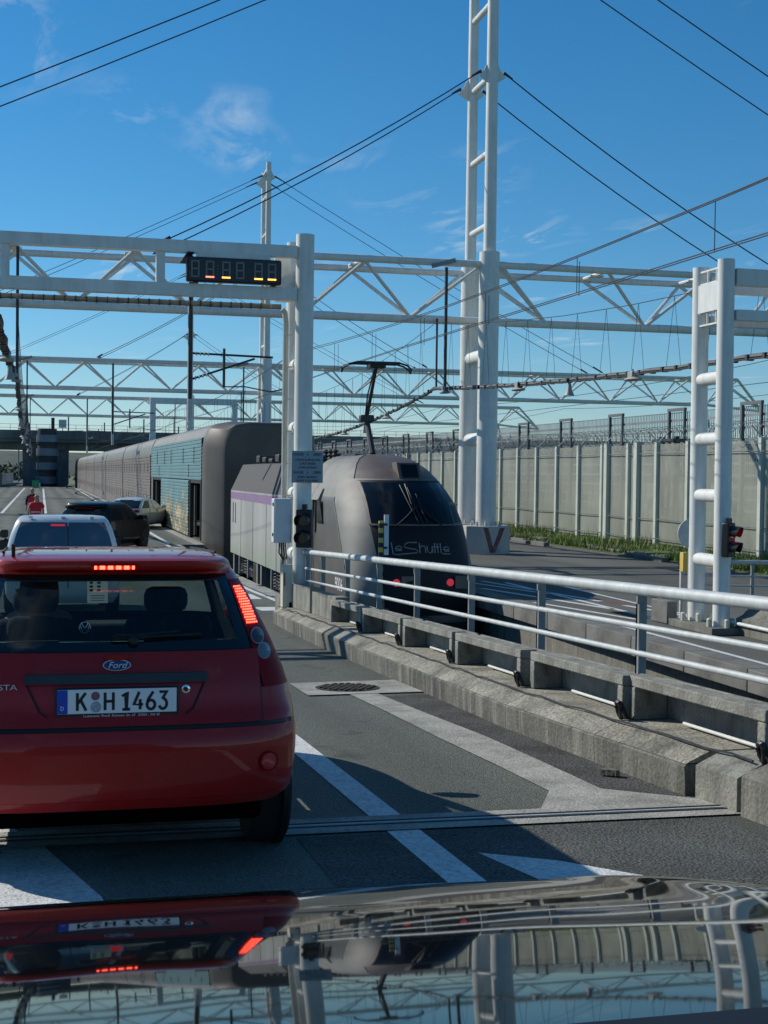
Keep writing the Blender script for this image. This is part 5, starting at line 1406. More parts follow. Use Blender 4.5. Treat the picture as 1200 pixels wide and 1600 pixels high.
# main body
BP = [(-1.48, -.18), (-1.48, 2.02), (-1.06, 2.92), (0, 3.0), (1.06, 2.92), (1.48, 2.02), (1.48, -.18)]
def bgrid(i0, i1, y0, y1, nm, m_):
    b = MB(); b.grid([[(TRX + x, y, z) for x, z in BP[i0:i1 + 1]] for y in (y0, y1)]); b.build(nm, m_, lo, smooth=20)
bgrid(0, 1, 36.6, 50.2, 'body_side', M['loco_side']); bgrid(5, 6, 36.6, 50.2, 'body_side', M['loco_side'])
bgrid(1, 2, 36.6, 50.2, 'roof_slope', M['loco_grill']); bgrid(4, 5, 36.6, 50.2, 'roof_slope', M['loco_grill'])
bgrid(2, 4, 36.6, 50.2, 'roof', M['train_roof'])
b = MB(); b.ngon([(TRX + x, 50.2, z) for x, z in BP]); b.build('rear_end', M['loco_cab'], lo)
b = MB(); b.quad((TRX - 1.49, 36.6, 1.70), (TRX - 1.49, 50.15, 1.74), (TRX - 1.49, 50.15, 1.96), (TRX - 1.49, 36.6, 1.98)); b.build('purple_stripe', M['loco_purple'], lo)
for y in (39.5, 42.2, 44.9, 47.6): MB().box(TRX - 1.488, TRX - 1.47, y, y + .02, -.6, 2.0).build('panel_seam', M['dark_steel'], lo)
for y in (48.9, 49.5): MB().box(TRX - 1.492, TRX - 1.47, y, y + .1, .9, 1.6).build('slot', M['black'], lo)
# shoulder ledge in front of the sign
b = MB(); b.prism([(TRX - 1.49, 36.7, 2.0), (TRX - 1.49, 34.2, 2.0), (TRX - 1.34, 34.3, 2.28), (TRX - 1.34, 36.7, 2.28)], (.3, 0, 0)); b.build('shoulder_box', M['loco_silver'], lo)
# bogies and underframe
for yc in (33.8, 40.4, 47.2):
    for s_ in (-1, 1):
        x = TRX + s_ * 1.28
        MB().box(x - .08, x + .08, yc - 1.7, yc + 1.7, -.78, -.5).build('bogie_frame', M['dark_steel'], lo, bevel=.03)
        for dy_ in (-1.25, 1.25):
            MB().lathe([(.5, -.07), (.57, -.07), (.54, .06), (.5, .06)], (TRX + s_ * .75, yc + dy_, -.73), 'x', 24).build('wheel', M['rail_steel'], lo)
            c = MB(); c.path([(x + s_ * .12 + .06 * math.cos(q * .9), yc + dy_ * .35 + .06 * math.sin(q * .9), -.72 + q * .0135) for q in range(40)], .016, n=5); c.build('spring', M['galv_post'], lo)
            MB().tube((x + s_ * .14, yc + dy_ * .8, -.8), (x + s_ * .14, yc + dy_ * .8, -.19), .04, n=8).build('damper', M['galv'], lo)
MB().box(TRX - 1.1, TRX + 1.1, 31, 50, -.9, -.20).build('underframe', M['black'], lo)
for y in (36.6, 43.4, 44.2, 49.6): MB().box(TRX - 1.42, TRX - 1.12, y, y + .28, -.95, -.19).build('bracket', M['galv_post'], lo)
for y in (37.6, 43.7): MB().box(TRX - 1.40, TRX - 1.11, y + .5, y + 1.6, -.85, -.25).build('equipment_box', M['dark_steel'], lo, bevel=.03)
for k in range(9):
    y = 38 + k * 1.35; MB().box(TRX - .7, TRX + .5 - .2 * (k % 2), y, y + .7, 3.0, 3.12 + .06 * (k % 3)).build('roof_equipment', M['dark_steel'], lo, bevel=.03)
for k in range(3):
    MB().lathe([(.06, 0), (.1, .05), (.05, .1), (.1, .15), (.05, .2), (.1, .25), (.04, .3)], (TRX - .5, 36.9 + k * .6, 3.0), n=10).build('roof_insulator', M['dark_steel'], lo)
# pantograph: a part with pieces of its own
pt = bpy.data.objects.new('pantograph', None); COL.objects.link(pt); pt.parent = lo; pt.location = Vector((TRX, 34.9, 3.1)) - wloc(lo)
MB().box(TRX - .5, TRX + .5, 34.5, 36.2, 3.05, 3.15).build('base_frame', M['dark_steel'], pt)
MB().tube((TRX, 34.7, 3.15), (TRX - .02, 35.35, 4.08), .085, .07, n=10).build('lower_arm', M['dark_steel'], pt)
MB().tube((TRX - .02, 35.35, 4.08), (TRX, 34.4, 5.32), .05, .04, n=10).build('upper_arm', M['dark_steel'], pt)
MB().path([(TRX - .06, 35.35, 4.04), (TRX - .1, 34.9, 4.65), (TRX - .05, 34.42, 5.25)], .02, n=6).build('guide_rod', M['dark_steel'], pt)
MB().box(TRX - .2, TRX + .16, 35.22, 35.46, 3.98, 4.16).build('knee_joint', M['dark_steel'], pt, bevel=.03)
for dy_ in (-.22, .22):
    MB().box(TRX - .55, TRX + .55, 34.38 + dy_, 34.46 + dy_, 5.38, 5.44).build('contact_strip', M['black'], pt)
for s_ in (-1, 1):
    for dy_ in (-.2, .2):
        MB().path([(TRX + s_ * .52, 34.42 + dy_, 5.42), (TRX + s_ * .75, 34.42 + dy_, 5.36), (TRX + s_ * .87, 34.42 + dy_ * .6, 5.27), (TRX + s_ * .88, 34.42, 5.18)], .025, n=6).build('horn', M['black'], pt)
MB().box(TRX - .2, TRX + .2, 34.22, 34.62, 5.29, 5.375).build('head_pivot', M['black'], pt)

# ================================================================== VEHICLES
def sl_at(S, z):
    return interp(S, z)
def dense(S, m=3):
    n = len(S); np_ = len(S[0]) - 1; out_ = []
    def tang(i, c):
        if i == 0 or i == n - 1: 
            j = 1 if i == 0 else n - 1
            return (S[j][c] - S[j - 1][c]) / (S[j][0] - S[j - 1][0])
        a = (S[i][c] - S[i - 1][c]) / (S[i][0] - S[i - 1][0]); b_ = (S[i + 1][c] - S[i][c]) / (S[i + 1][0] - S[i][0])
        return 0.0 if a * b_ <= 0 else 2 * a * b_ / (a + b_)
    for i in range(n - 1):
        h = S[i + 1][0] - S[i][0]
        for q in range(m):
            t = q / m; r_ = [S[i][0] + h * t]
            for c in range(1, np_ + 1):
                t2, t3 = t * t, t * t * t
                r_.append((2 * t3 - 3 * t2 + 1) * S[i][c] + (t3 - 2 * t2 + t) * h * tang(i, c) + (3 * t2 - 2 * t3) * S[i + 1][c] + (t3 - t2) * h * tang(i + 1, c))
            out_.append(tuple(r_))
    return out_ + [S[-1]]
def car_rows(S, zs, K, fr, pw=2.6):
    rows = []
    for z in zs:
        w_, yr, yf, Dr, Df = sl_at(S, z)
        r_ = []
        for k in range(-K, K + 1):
            x = w_ * math.sin(k / K * math.pi / 2); r_.append((x, yr + Dr * (1 - math.sqrt(max(0, 1 - abs(x / w_) ** pw))), z))
        ya, yb__ = yr + Dr, yf - Df
        for f_ in fr: r_.append((w_, ya + (yb__ - ya) * f_, z))
        for k in range(K, -K - 1, -1):
            x = w_ * math.sin(k / K * math.pi / 2); r_.append((x, yf - Df * (1 - math.sqrt(max(0, 1 - abs(x / w_) ** 2.6))), z))
        for f_ in reversed(fr): r_.append((-w_, ya + (yb__ - ya) * f_, z))
        rows.append(r_)
    return rows
def make_shell(S, zs, K, fr, cat, parent, mats, crown=.02, pw=2.6):
    rows = car_rows(S, zs, K, fr, pw); n = len(rows[0]); nf = len(fr)
    def seg(i):
        if i < 2 * K: return ('R', i - K)
        if i < 2 * K + nf + 1: return ('S', i - 2 * K)
        if i < 4 * K + nf + 1: return ('F', K - 1 - (i - (2 * K + nf + 1)))
        return ('L', nf - (i - (4 * K + nf + 1)))
    parts = {}
    for j in range(len(zs) - 1):
        for i in range(n):
            key = cat(seg(i), zs[j], zs[j + 1]) or 'body'
            if key == 'skip': continue
            k = (i + 1) % n
            parts.setdefault(key, []).append((rows[j][i], rows[j][k], rows[j + 1][k], rows[j + 1][i]))
    res = {}
    for key, qs in parts.items():
        b = MB(); idx = {}
        def vi(p):
            q = (round(p[0], 5), round(p[1], 5), round(p[2], 5))
            if q not in idx: idx[q] = len(b.v); b.v.append(p)
            return idx[q]
        for q in qs:
            t = []
            for p in q:
                a = vi(p)
                if a not in t: t.append(a)
            if len(t) > 2: b.f.append(tuple(t))
        if key == 'body':
            c0 = Vector((0, 0, 0))
            for p in rows[-1]: c0 += Vector(p)
            c0 /= n; ci = len(b.v); b.v.append((0, c0.y, c0.z + crown))
            for i in range(n): b.f.append((vi(rows[-1][i]), vi(rows[-1][(i + 1) % n]), ci))
            b.f.append(tuple(vi(p) for p in reversed(rows[0])))
        nm = key.split('#')[0]
        res[key] = b.build(nm, mats.get(nm, mats['body']), parent, local=True, smooth=42)
    return res
def wheel(parent, x, y, r, side, rimmat, wd=.2):
    t = MB().lathe([(r * .62, -wd / 2), (r * .93, -wd / 2), (r, -wd / 2 + .03), (r, wd / 2 - .03), (r * .93, wd / 2), (r * .62, wd / 2)], (x, y, r), 'x', 32)
    wp = bpy.data.objects.new('wheel', None); COL.objects.link(wp); wp.parent = parent
    t.build('tyre', M['rubber'], wp, local=True)
    c = MB(); c.lathe([(r * .64, -.06), (r * .64, .06)], (x, y, r), 'x', 24)
    for k in range(5):
        a = k * 1.2566
        c.bar((x + side * .08, y, r), (x + side * .07, y + r * .6 * math.cos(a), r + r * .6 * math.sin(a)), .05, .09, (1, 0, 0))
    c.build('rim', rimmat, wp, local=True)
    MB().lathe([(r * 1.12, -.012), (r * 1.12, .012)], (x + side * (wd / 2 - .035), y, r + .02), 'x', 28).build('wheel_arch', M['black'], parent, local=True)

# ---------------------------------------------------------------- red hatchback
SLOPE = -math.atan(.036)
ford = empty('hatchback_car', (0.35, 6.20, zg(6.20)), 'dark red hatchback with its brake lights on, directly ahead', 'car', rx=SLOPE)
# z: half width, rear y, front y, rear corner depth, front corner depth
FS = [(.285, .78, .06, 3.80, .30, .45), (.33, .81, .025, 3.86, .30, .5), (.42, .825, .005, 3.9, .30, .5), (.56, .835, .0, 3.91, .30, .5), (.66, .832, .03, 3.9, .30, .5), (.72, .825, .065, 3.86, .30, .5),
      (.82, .80, .085, 3.72, .30, .5), (.90, .775, .11, 3.45, .30, .45), (.955, .752, .13, 3.0, .30, .4), (.985, .742, .145, 2.86, .30, .35), (1.10, .695, .235, 2.66, .30, .32), (1.20, .65, .31, 2.5, .30, .32), (1.302, .598, .388, 2.34, .30, .32),
      (1.326, .585, .35, 2.26, .40, .3), (1.365, .56, .335, 2.15, .36, .3), (1.385, .535, .43, 2.05, .36, .3), (1.400, .50, .62, 1.95, .36, .3), (1.409, .42, .9, 1.8, .3, .3)]
FS = dense(FS)
def rear_y(x, z):
    w_, yr, yf, Dr, Df = sl_at(FS, z)
    u = min(.9995, abs(x) / w_)
    return yr + Dr * (1 - math.sqrt(max(0, 1 - u ** 4.0)))
K = 12
def fcat(sg_, z0, z1):
    s_, i = sg_
    if z0 >= .98 and z1 <= 1.3025:
        if s_ == 'R' and -8 <= i < 8: return 'skip'
        if s_ == 'F' and -10 <= i < 10: return 'windscreen'
        if s_ in 'SL' and 1 <= i <= 7 and i not in (4,): return 'side_window#%s%d' % (s_, 0 if i < 4 else 1)
    return None
fr_f = [0, .10, .24, .36, .5, .54, .68, .82, .93, 1.0]
make_shell(FS, [s[0] for s in FS], K, fr_f, fcat, ford, {'body': M['red_body'], 'windscreen': G_clear, 'side_window': G_clear}, pw=4.0, crown=.006)
def fpatch(xl, xr, z0, z1, off, nz=8, nx=10, rim_=.01):
    b = MB(); g = []
    for i in range(nz + 1):
        z = z0 + (z1 - z0) * i / nz
        a, c_ = (xl(z) if callable(xl) else xl), (xr(z) if callable(xr) else xr)
        g.append([(a + (c_ - a) * j / nx, rear_y(a + (c_ - a) * j / nx, z) - off, z) for j in range(nx + 1)])
    b.grid(g)
    bd = g[0] + [r_[-1] for r_ in g[1:]] + g[-1][::-1][1:] + [r_[0] for r_ in g[::-1]][1:]
    b.grid([bd, [(p[0], p[1] + off + rim_, p[2]) for p in bd]])
    return b
def fb(b, nm, m_, par=None, **kw): return b.build(nm, m_, par or ford, local=True, **kw)
lin = lambda z, za, a, zb_, b_: a + (b_ - a) * (z - za) / (zb_ - za)
# lower tailgate with dark gap round it, bumper below
gate_x = lambda z: lin(z, .64, .645, .985, .642)
fb(fpatch(lambda z: -gate_x(z) - .008, lambda z: gate_x(z) + .008, .645, .99, .003, 10, 24), 'tailgate_gap', M['black'])
tg_ = fb(fpatch(lambda z: -gate_x(z), lambda z: gate_x(z), .655, .968, .014, 12, 26), 'tailgate', M['red_paint'], smooth=50)
fb(fpatch(-.80, .80, .335, .635, .016, 12, 30), 'bumper', M['red_paint'], smooth=50)
fb(fpatch(-.74, .74, .287, .333, .012, 3, 24), 'bumper_valance', M['red_paint'])
fb(fpatch(-.802, .802, .636, .652, .004, 2, 30), 'bumper_gap', M['black'])
# rear window: clear centre with black printed border
gx0 = lambda z: lin(z, .985, .640, 1.302, .528)
gi = lambda z: lin(z, .985, .560, 1.302, .478)
fb(fpatch(lambda z: -gi(z), lambda z: gi(z), 1.012, 1.272, .004, 10, 20), 'rear_window', G_rear, smooth=60)
rb = MB()
for q in (fpatch(lambda z: -gx0(z), lambda z: gx0(z), .972, 1.0125, .006, 3, 24), fpatch(lambda z: -gx0(z), lambda z: gx0(z), 1.2715, 1.304, .006, 3, 24),
          fpatch(lambda z: -gx0(z), lambda z: -gi(z) + .002, 1.0125, 1.2715, .006, 8, 4), fpatch(lambda z: gi(z) - .002, lambda z: gx0(z), 1.0125, 1.2715, .006, 8, 4)):
    o_ = len(rb.v); rb.v += q.v; rb.f += [tuple(i + o_ for i in f_) for f_ in q.f]
G_frit = pm('frit', (0.006, 0.008, 0.009), 0.06, var=0.1, coat=0.6)
fb(rb, 'window_border', G_frit, smooth=60)
# spoiler, high brake light, and a lip added to block its reflection
fb(fpatch(lambda z: -.56, lambda z: .56, 1.312, 1.362, .018, 5, 24), 'spoiler', M['red_paint'], smooth=50)
fb(fpatch(lambda z: -.54, lambda z: .54, 1.305, 1.315, .042, 2, 24), 'light_block_lip', M['red_paint'], smooth=50)
hb = fb(fpatch(-.105, .105, 1.322, 1.350, .024, 3, 12), 'high_brake_light', M['lens_red'])
for k in range(15):
    x = -.085 + k * .0121
    b = MB(); y_ = rear_y(x, 1.336) - .027; b.box(x - .0055, x + .0055, y_ - .003, y_ + .003, 1.328, 1.344); b.build('lamp_cell', M['brake_dot'] if k % 3 != 1 else M['brake_glow'], hb, local=True)
for x in (-.16, .13): MB().lathe([(.004, -.004), (.004, .004)], (x, rear_y(x, 1.335) - .02, 1.338), 'y', 8).build('washer_jet', M['black'], ford, local=True)
# tail lamps
M['lamp_ring'] = pm('lamp_ring', (0.30, 0.24, 0.25), 0.3, var=0.1)
M['reflector'] = pm('reflector', (0.50, 0.012, 0.018), 0.25, var=0.2, scale=60, coat=0.5)
def disc_on(x, z, r_, off, nm, m_, par):
    b = MB(); n = 24
    c0 = (x, rear_y(x, z) - off - .003, z)
    ring_ = [(x + r_ * math.cos(2 * math.pi * k / n), rear_y(x + r_ * math.cos(2 * math.pi * k / n), z + r_ * math.sin(2 * math.pi * k / n)) - off, z + r_ * math.sin(2 * math.pi * k / n)) for k in range(n)]
    b.v = [c0] + ring_ + [(p[0], p[1] + off, p[2]) for p in ring_]
    for k in range(n):
        q = (k + 1) % n; b.f.append((0, 1 + k, 1 + q)); b.f.append((1 + k, 1 + n + k, 1 + n + q, 1 + q))
    return b.build(nm, m_, par, local=True, smooth=50)
tl_in = lambda z: lin(z, .80, .662, 1.275, .540)
def tl_out(z): return sl_at(FS, z)[0] * .9985
for s_ in (1, -1):
    A = (lambda z: tl_in(z)) if s_ > 0 else (lambda z: -tl_out(z))
    B = (lambda z: tl_out(z)) if s_ > 0 else (lambda z: -tl_in(z))
    tl = fb(fpatch(A, B, .80, 1.275, .012, 18, 10), 'tail_light', M['lens_red'], smooth=50)
    zc0, zc1 = 1.075, 1.243
    u0 = lambda z: tl_in(z) + .012
    u1 = lambda z: min(tl_out(z) - .022, tl_in(z) + .075)
    A2 = (lambda z: u0(z)) if s_ > 0 else (lambda z: -u1(z)); B2 = (lambda z: u1(z)) if s_ > 0 else (lambda z: -u0(z))
    q = fpatch(A2, B2, zc0, zc1, .016, 8, 5, .004); q.build('brake_lamp', M['brake_glow'], tl, local=True)
    rnd = random.Random(11)
    d = MB()
    for r_ in range(15):
        z = zc0 + .006 + r_ * .0115
        for c_ in range(6):
            x = u0(z) + .004 + c_ * .0105 + (.005 if r_ % 2 else 0)
            if x > u1(z) - .003: continue
            y_ = rear_y(x, z) - .019; d.box(s_ * x - .0030, s_ * x + .0030, y_ - .004, y_ + .002, z - .003, z + .003)
    o_ = d.build('lamp_cells', M['brake_dot'], tl, local=True); tag(o_, kind='stuff')
    for x, z, m_ in ((.652, 1.022, M['lens_smoke']), (.678, .955, M['lens_clear'])):
        disc_on(s_ * x, z, .0365, .017, 'lamp_ring', M['lamp_ring'], tl); disc_on(s_ * x, z, .030, .020, 'round_lamp', m_, tl)
# bumper reflectors
for s_ in (1, -1):
    disc_on(s_ * .672, .475, .046, .024, 'reflector_ring', M['lens_red'], ford); disc_on(s_ * .672, .475, .037, .028, 'reflector', M['reflector'], ford)
# handle trim, badge, plate, lock, lettering
fb(fpatch(lambda z: -.395, lambda z: .395, .838, .878, .038, 3, 16, .03), 'handle_trim', M['plastic_grey'], bevel=.006)
def ell(cx, y_, cz, a, b_, nm, m_, t, par):
    q = MB(); q.prism([(cx + a * math.cos(R(k * 12)), y_, cz + b_ * math.sin(R(k * 12))) for k in range(30)], (0, -t, 0)); return q.build(nm, m_, par, local=True, smooth=30)
yb2 = rear_y(0, .915) - .016
bd = ell(0, yb2 - .004, .915, .0615, .0255, 'badge', pm('badge_silver', (0.62, 0.64, 0.66), 0.3, 0.3, var=0.03), .010, ford)
ell(0, yb2 - .0145, .915, .0565, .0215, 'badge_field', pm('badge_blue', (0.015, 0.06, 0.20), 0.25, var=0.05, coat=1.0), .002, bd)
ell(0, yb2 - .0135, .948, .058, .012, 'badge_lip', M['red_paint'], .004, bd)
text('badge_lettering', 'Ford', .040, pm('badge_ink', (0.7, 0.72, 0.75), 0.4, var=0.03), bd, face_cam(0.0, yb2 - .0175, .914), sx=1.05, shear=.35, extrude=.0008)
yp = rear_y(.26, .76) - .036
pl = fb(MB().box(-.266, .266, yp, yp + .02, .69, .822), 'plate_holder', M['black'], bevel=.004)
PLO = Vector((0, 0, 0))
MB().box(-.257, .257, yp - .004, yp + .0005, .711, .816).build('number_plate', M['plate_white'], pl, local=True, bevel=.002)
MB().box(-.257, -.212, yp - .0055, yp - .0035, .712, .815).build('euro_band', M['plate_blue'], pl, local=True)
def arc(cx, cz, rx_, rz_, a0, a1, n=10): return [(cx + rx_ * math.cos(R(a0 + (a1 - a0) * k / n)), cz + rz_ * math.sin(R(a0 + (a1 - a0) * k / n))) for k in range(n + 1)]
GLY = {'K': [[(-.017, -.037), (-.017, .037)], [(.017, .037), (-.015, -.006)], [(-.004, .008), (.019, -.037)]],
       'H': [[(-.017, -.037), (-.017, .037)], [(.017, -.037), (.017, .037)], [(-.017, .0), (.017, 0)]],
       '1': [[(-.016, .020), (.003, .036), (.003, -.036)], [(-.014, -.0355), (.018, -.0355)]],
       '4': [[(.004, .037), (-.018, -.016), (.020, -.016)], [(.008, .006), (.008, -.037)]],
       '6': [[(.010, .037), (-.012, .004)] + arc(.0, -.018, .0165, .019, 150, 510, 18)],
       '3': [[(-.015, .035), (.015, .035), (-.001, .008)] + arc(.0, -.015, .016, .0215, 80, -160, 14)]}
def ribbon(pts, wd):
    b = MB(); n = len(pts); Lf, Rg = [], []
    for k in range(n):
        p0, p1 = Vector(pts[max(0, k - 1)]), Vector(pts[min(n - 1, k + 1)])
        d = (p1 - p0).normalized(); nn = Vector((-d.y, d.x))
        if 0 < k < n - 1:
            d0 = (Vector(pts[k]) - p0).normalized(); q = max(.55, abs(nn.dot(Vector((-d0.y, d0.x))))); ww = wd / q
        else: ww = wd
        p = Vector(pts[k]); Lf.append(p + nn * ww / 2); Rg.append(p - nn * ww / 2)
    b.grid([[(p.x, 0, p.y) for p in Lf], [(p.x, 0, p.y) for p in Rg]]); return b
for tx, x in (('K', -.153), ('H', -.035), ('1', .036), ('4', .090), ('6', .145), ('3', .197)):
    g = MB()
    for st in GLY[tx]:
        r_ = ribbon([(p[0] * 1.04, p[1] * 1.04) for p in st], .0128); o_ = len(g.v); g.v += [(p[0] + x, yp - .0052, p[2] + .763) for p in r_.v]; g.f += [tuple(i + o_ for i in f_) for f_ in r_.f]
    g.build('plate_character', M['plate_ink'], pl, local=True, smooth=0)
text('plate_character', 'D', .026, M['plate_white'], pl, face_cam(-.235, yp - .0068, .735), sx=.8, extrude=.0006)
ell(-.094, yp - .004, .787, .0185, .0185, 'inspection_seal', pm('seal_red', (0.22, 0.08, 0.10), 0.5, var=0.2, scale=60), .002, pl)
ell(-.092, yp - .004, .739, .0235, .0235, 'registration_seal', pm('seal_grey', (0.30, 0.36, 0.40), 0.5, var=0.5, scale=90), .002, pl)
text('dealer_lettering', 'Lackiererei  Preuß  Kürtener Str. 67   02202 - 243 47', .0155, M['plate_white'], pl, face_cam(0.02, yp - .0012, .7), sx=.98, extrude=.0006)
ob = MB().lathe([(.019, .01), (.019, -.004), (.012, -.006)], (.301, rear_y(.3, .805) - .014, .805), 'y', 18).build('lock_ring', M['chrome'], ford, local=True)
MB().lathe([(.010, .01), (.010, -.009)], (.301, rear_y(.3, .805) - .014, .805), 'y', 12).build('lock', M['black'], ford, local=True)
text('model_lettering', 'FIESTA', .034, MATS['badge_silver'], ford, face_cam(-.492, rear_y(-.45, .826) - .019, .826), sx=1.35, extrude=.002)
for s_ in (-1, 1):
    fb(MB().path([(s_ * .385, rear_y(.385, .835) - .016, .835), (s_ * .33, rear_y(.33, .72) - .016, .72), (s_ * .30, rear_y(.3, .70) - .016, .70)], .005, n=5), 'recess_shade_line', M['red_recess_shade'])  # dark strips paint the shade of a plate recess that is not modelled
# wiper
wy = lambda x, z: rear_y(x, z) - .035
wp_ = fb(MB().lathe([(.022, .03), (.022, -.0), (.012, -.01)], (.075, wy(.07, 1.02), 1.015), 'y', 14), 'wiper_pivot', M['black'])
fb(MB().path([(-.015, wy(0, 1.03), 1.032), (0, wy(0, 1.035), 1.040), (.08, wy(.08, 1.035), 1.037), (.28, wy(.28, 1.06) , 1.052)], .009, n=6), 'wiper_arm', M['black'])
fb(MB().path([(-.01, wy(0, 1.02) + .008, 1.028), (.2, wy(.2, 1.03) + .008, 1.035), (.38, wy(.38, 1.04) + .01, 1.041)], .006, n=6), 'wiper_blade', M['rubber'])
# interior
fb(MB().box(-.60, .60, .55, .72, .55, .98), 'rear_seat', M['seat'], bevel=.05)
for x in (-.36, .36): fb(MB().box(x - .12, x + .12, .57, .67, .985, 1.10), 'headrest', M['seat'], bevel=.04)
for x in (-.35, .35):
    fb(MB().box(x - .23, x + .23, 1.6, 1.74, .45, 1.02), 'front_seat', M['seat'], bevel=.06)
    fb(MB().box(x - .12, x + .12, 1.60, 1.69, 1.05, 1.19), 'headrest', M['seat'], bevel=.045)
fb(MB().box(-.70, .70, 2.45, 2.85, .5, .93), 'dashboard', M['seat'], bevel=.05)
fb(MB().box(-.70, .70, .4, 2.9, .30, .34), 'cabin_floor', M['black'])
fb(MB().box(-.58, .58, .40, .55, .60, .93), 'parcel_shelf', M['seat'], bevel=.02)
mr_ = fb(MB().box(-.125, .125, 2.30, 2.33, 1.20, 1.255), 'rear_view_mirror', M['trim'], bevel=.015)
tg2 = fb(MB().box(-.05, .07, 2.36, 2.363, 1.06, 1.20), 'boarding_tag', M['tag_paper'])
for k in range(3):
    for q in range(2): MB().box(-.038 + q * .045, -.018 + q * .045, 2.357, 2.3595, 1.175 - k * .022, 1.188 - k * .022).build('tag_print', M['ink_grey'], tg2, local=True)
for k in range(3): MB().box(-.03, .05, 2.357, 2.3595, 1.075 + k * .014, 1.079 + k * .014).build('tag_print', M['ink_grey'], tg2, local=True)
# round white emblem on the glass
ex, ez = -.135, 1.073; ey = rear_y(ex, ez) - .0075
em = MB(); em.path([(ex + .0245 * math.cos(R(k * 15)), ey, ez + .0245 * math.sin(R(k * 15))) for k in range(25)], .0016, n=5)
em.path([(ex - .014, ey, ez + .02), (ex - .004, ey, ez + .0), (ex, ey, ez + .004), (ex + .004, ey, ez + .0), (ex + .014, ey, ez + .02)], .0016, n=5)
em.path([(ex - .021, ey, ez + .012), (ex - .009, ey, ez - .02), (ex, ey, ez - .002), (ex + .009, ey, ez - .02), (ex + .021, ey, ez + .012)], .0016, n=5)
fb(em, 'window_emblem', pm('emblem_ink', (0.45, 0.52, 0.55), 0.6, var=0.05))
# roof rail stub and seam, wheels
for s_ in (-1, 1):
    fb(MB().path([(s_ * .50, .66, 1.40), (s_ * .50, 1.2, 1.402), (s_ * .50, 1.8, 1.402)], .006, n=5), 'roof_channel', M['black'])
fb(MB().tube((-.45, .52, 1.37), (-.45, .50, 1.44), .009, n=8), 'aerial_base', M['black'])
for s_ in (-1, 1):
    wheel(ford, s_ * .735, .62, .295, s_, M['rim'], .19); wheel(ford, s_ * .735, 3.1, .295, s_, M['rim'], .19)
    c = MB(); c.lathe([(.02, -.07), (.07, -.05), (.085, .03), (.03, .06)], (0, 0, 0), 'y', 14)
    o_ = c.build('door_mirror', M['red_paint'], ford, local=True); o_.location = (s_ * .88, 2.45, 1.0); o_.scale = (1.2, .8, .9)
fb(MB().box(-.66, .66, .16, 3.6, .195, .284), 'underbody', pm('underside_shade', (0.003, 0.003, 0.003), 1.0, var=0.2, spec=0.0), bevel=.03)  # underbody extended and coloured near black to deepen the shade beneath the car

# ---------------------------------------------------------------- white van with dark rear windows
van = empty('panel_van', (.42, 22.9, zg(22.9)), 'silver white van with dark twin rear windows ahead of the red car', 'van', rx=SLOPE * .8)
VS = [(.25, .80, .1, 4.35, .2, .4), (.4, .88, .0, 4.42, .2, .5), (.7, .9, .0, 4.42, .2, .5), (.9, .9, .03, 4.3, .2, .5), (1.0, .885, .04, 3.6, .2, .4), (1.08, .87, .05, 3.35, .2, .35), (1.3, .82, .10, 3.1, .2, .3), (1.46, .765, .15, 2.9, .2, .3), (1.54, .73, .19, 2.75, .2, .3),
      (1.60, .69, .26, 2.65, .2, .3), (1.635, .64, .36, 2.5, .2, .3), (1.65, .5, .6, 2.3, .2, .3)]
VS = dense(VS)
def vcat(sg_, z0, z1):
    s_, i = sg_
    if z0 >= .99 and z1 <= 1.55:
        if s_ == 'F' and -8 <= i < 8: return 'windscreen'
        if s_ in 'SL' and 2 <= i <= 3: return 'side_window#' + s_
    return None
make_shell(VS, [s[0] for s in VS], 10, [0, .15, .5, .75, .95, 1.0], vcat, van, {'body': M['van_paint'], 'windscreen': G_dark, 'side_window': G_dark}, crown=.015)
def van_y(x, z):
    w_, yr, yf, Dr, Df = sl_at(VS, z); u = min(.9995, abs(x) / w_); return yr + Dr * (1 - math.sqrt(max(0, 1 - u ** 2.6)))
def vpatch(xl, xr, z0, z1, off, nm, m_):
    g = []
    for i in range(9):
        z = z0 + (z1 - z0) * i / 8; a, c_ = xl(z), xr(z)
        g.append([(a + (c_ - a) * j / 8, van_y(a + (c_ - a) * j / 8, z) - off, z) for j in range(9)])
    b = MB(); b.grid(g); bd_ = g[0] + [r_[-1] for r_ in g[1:]] + g[-1][::-1][1:] + [r_[0] for r_ in g[::-1]][1:]
    b.grid([bd_, [(p[0], p[1] + off + .01, p[2]) for p in bd_]]); return b.build(nm, m_, van, local=True, smooth=50)
vw = lambda z: sl_at(VS, z)[0] - .085
vpatch(lambda z: -vw(z), lambda z: .07, .98, 1.535, .008, 'rear_window', G_van)
vpatch(lambda z: .085, lambda z: vw(z), .98, 1.535, .008, 'rear_window', G_van)
vpatch(lambda z: -vw(z) + .09, lambda z: -.01, .98, 1.43, .012, 'window_pane', G_van)
vpatch(lambda z: .16, lambda z: vw(z) - .09, .98, 1.43, .012, 'window_pane', G_van)
vpatch(lambda z: .071, lambda z: .084, .5, 1.6, .004, 'door_gap', M['black'])
vpatch(lambda z: -.19, lambda z: .03, 1.475, 1.505, .02, 'high_brake_light', M['brake_dim'])
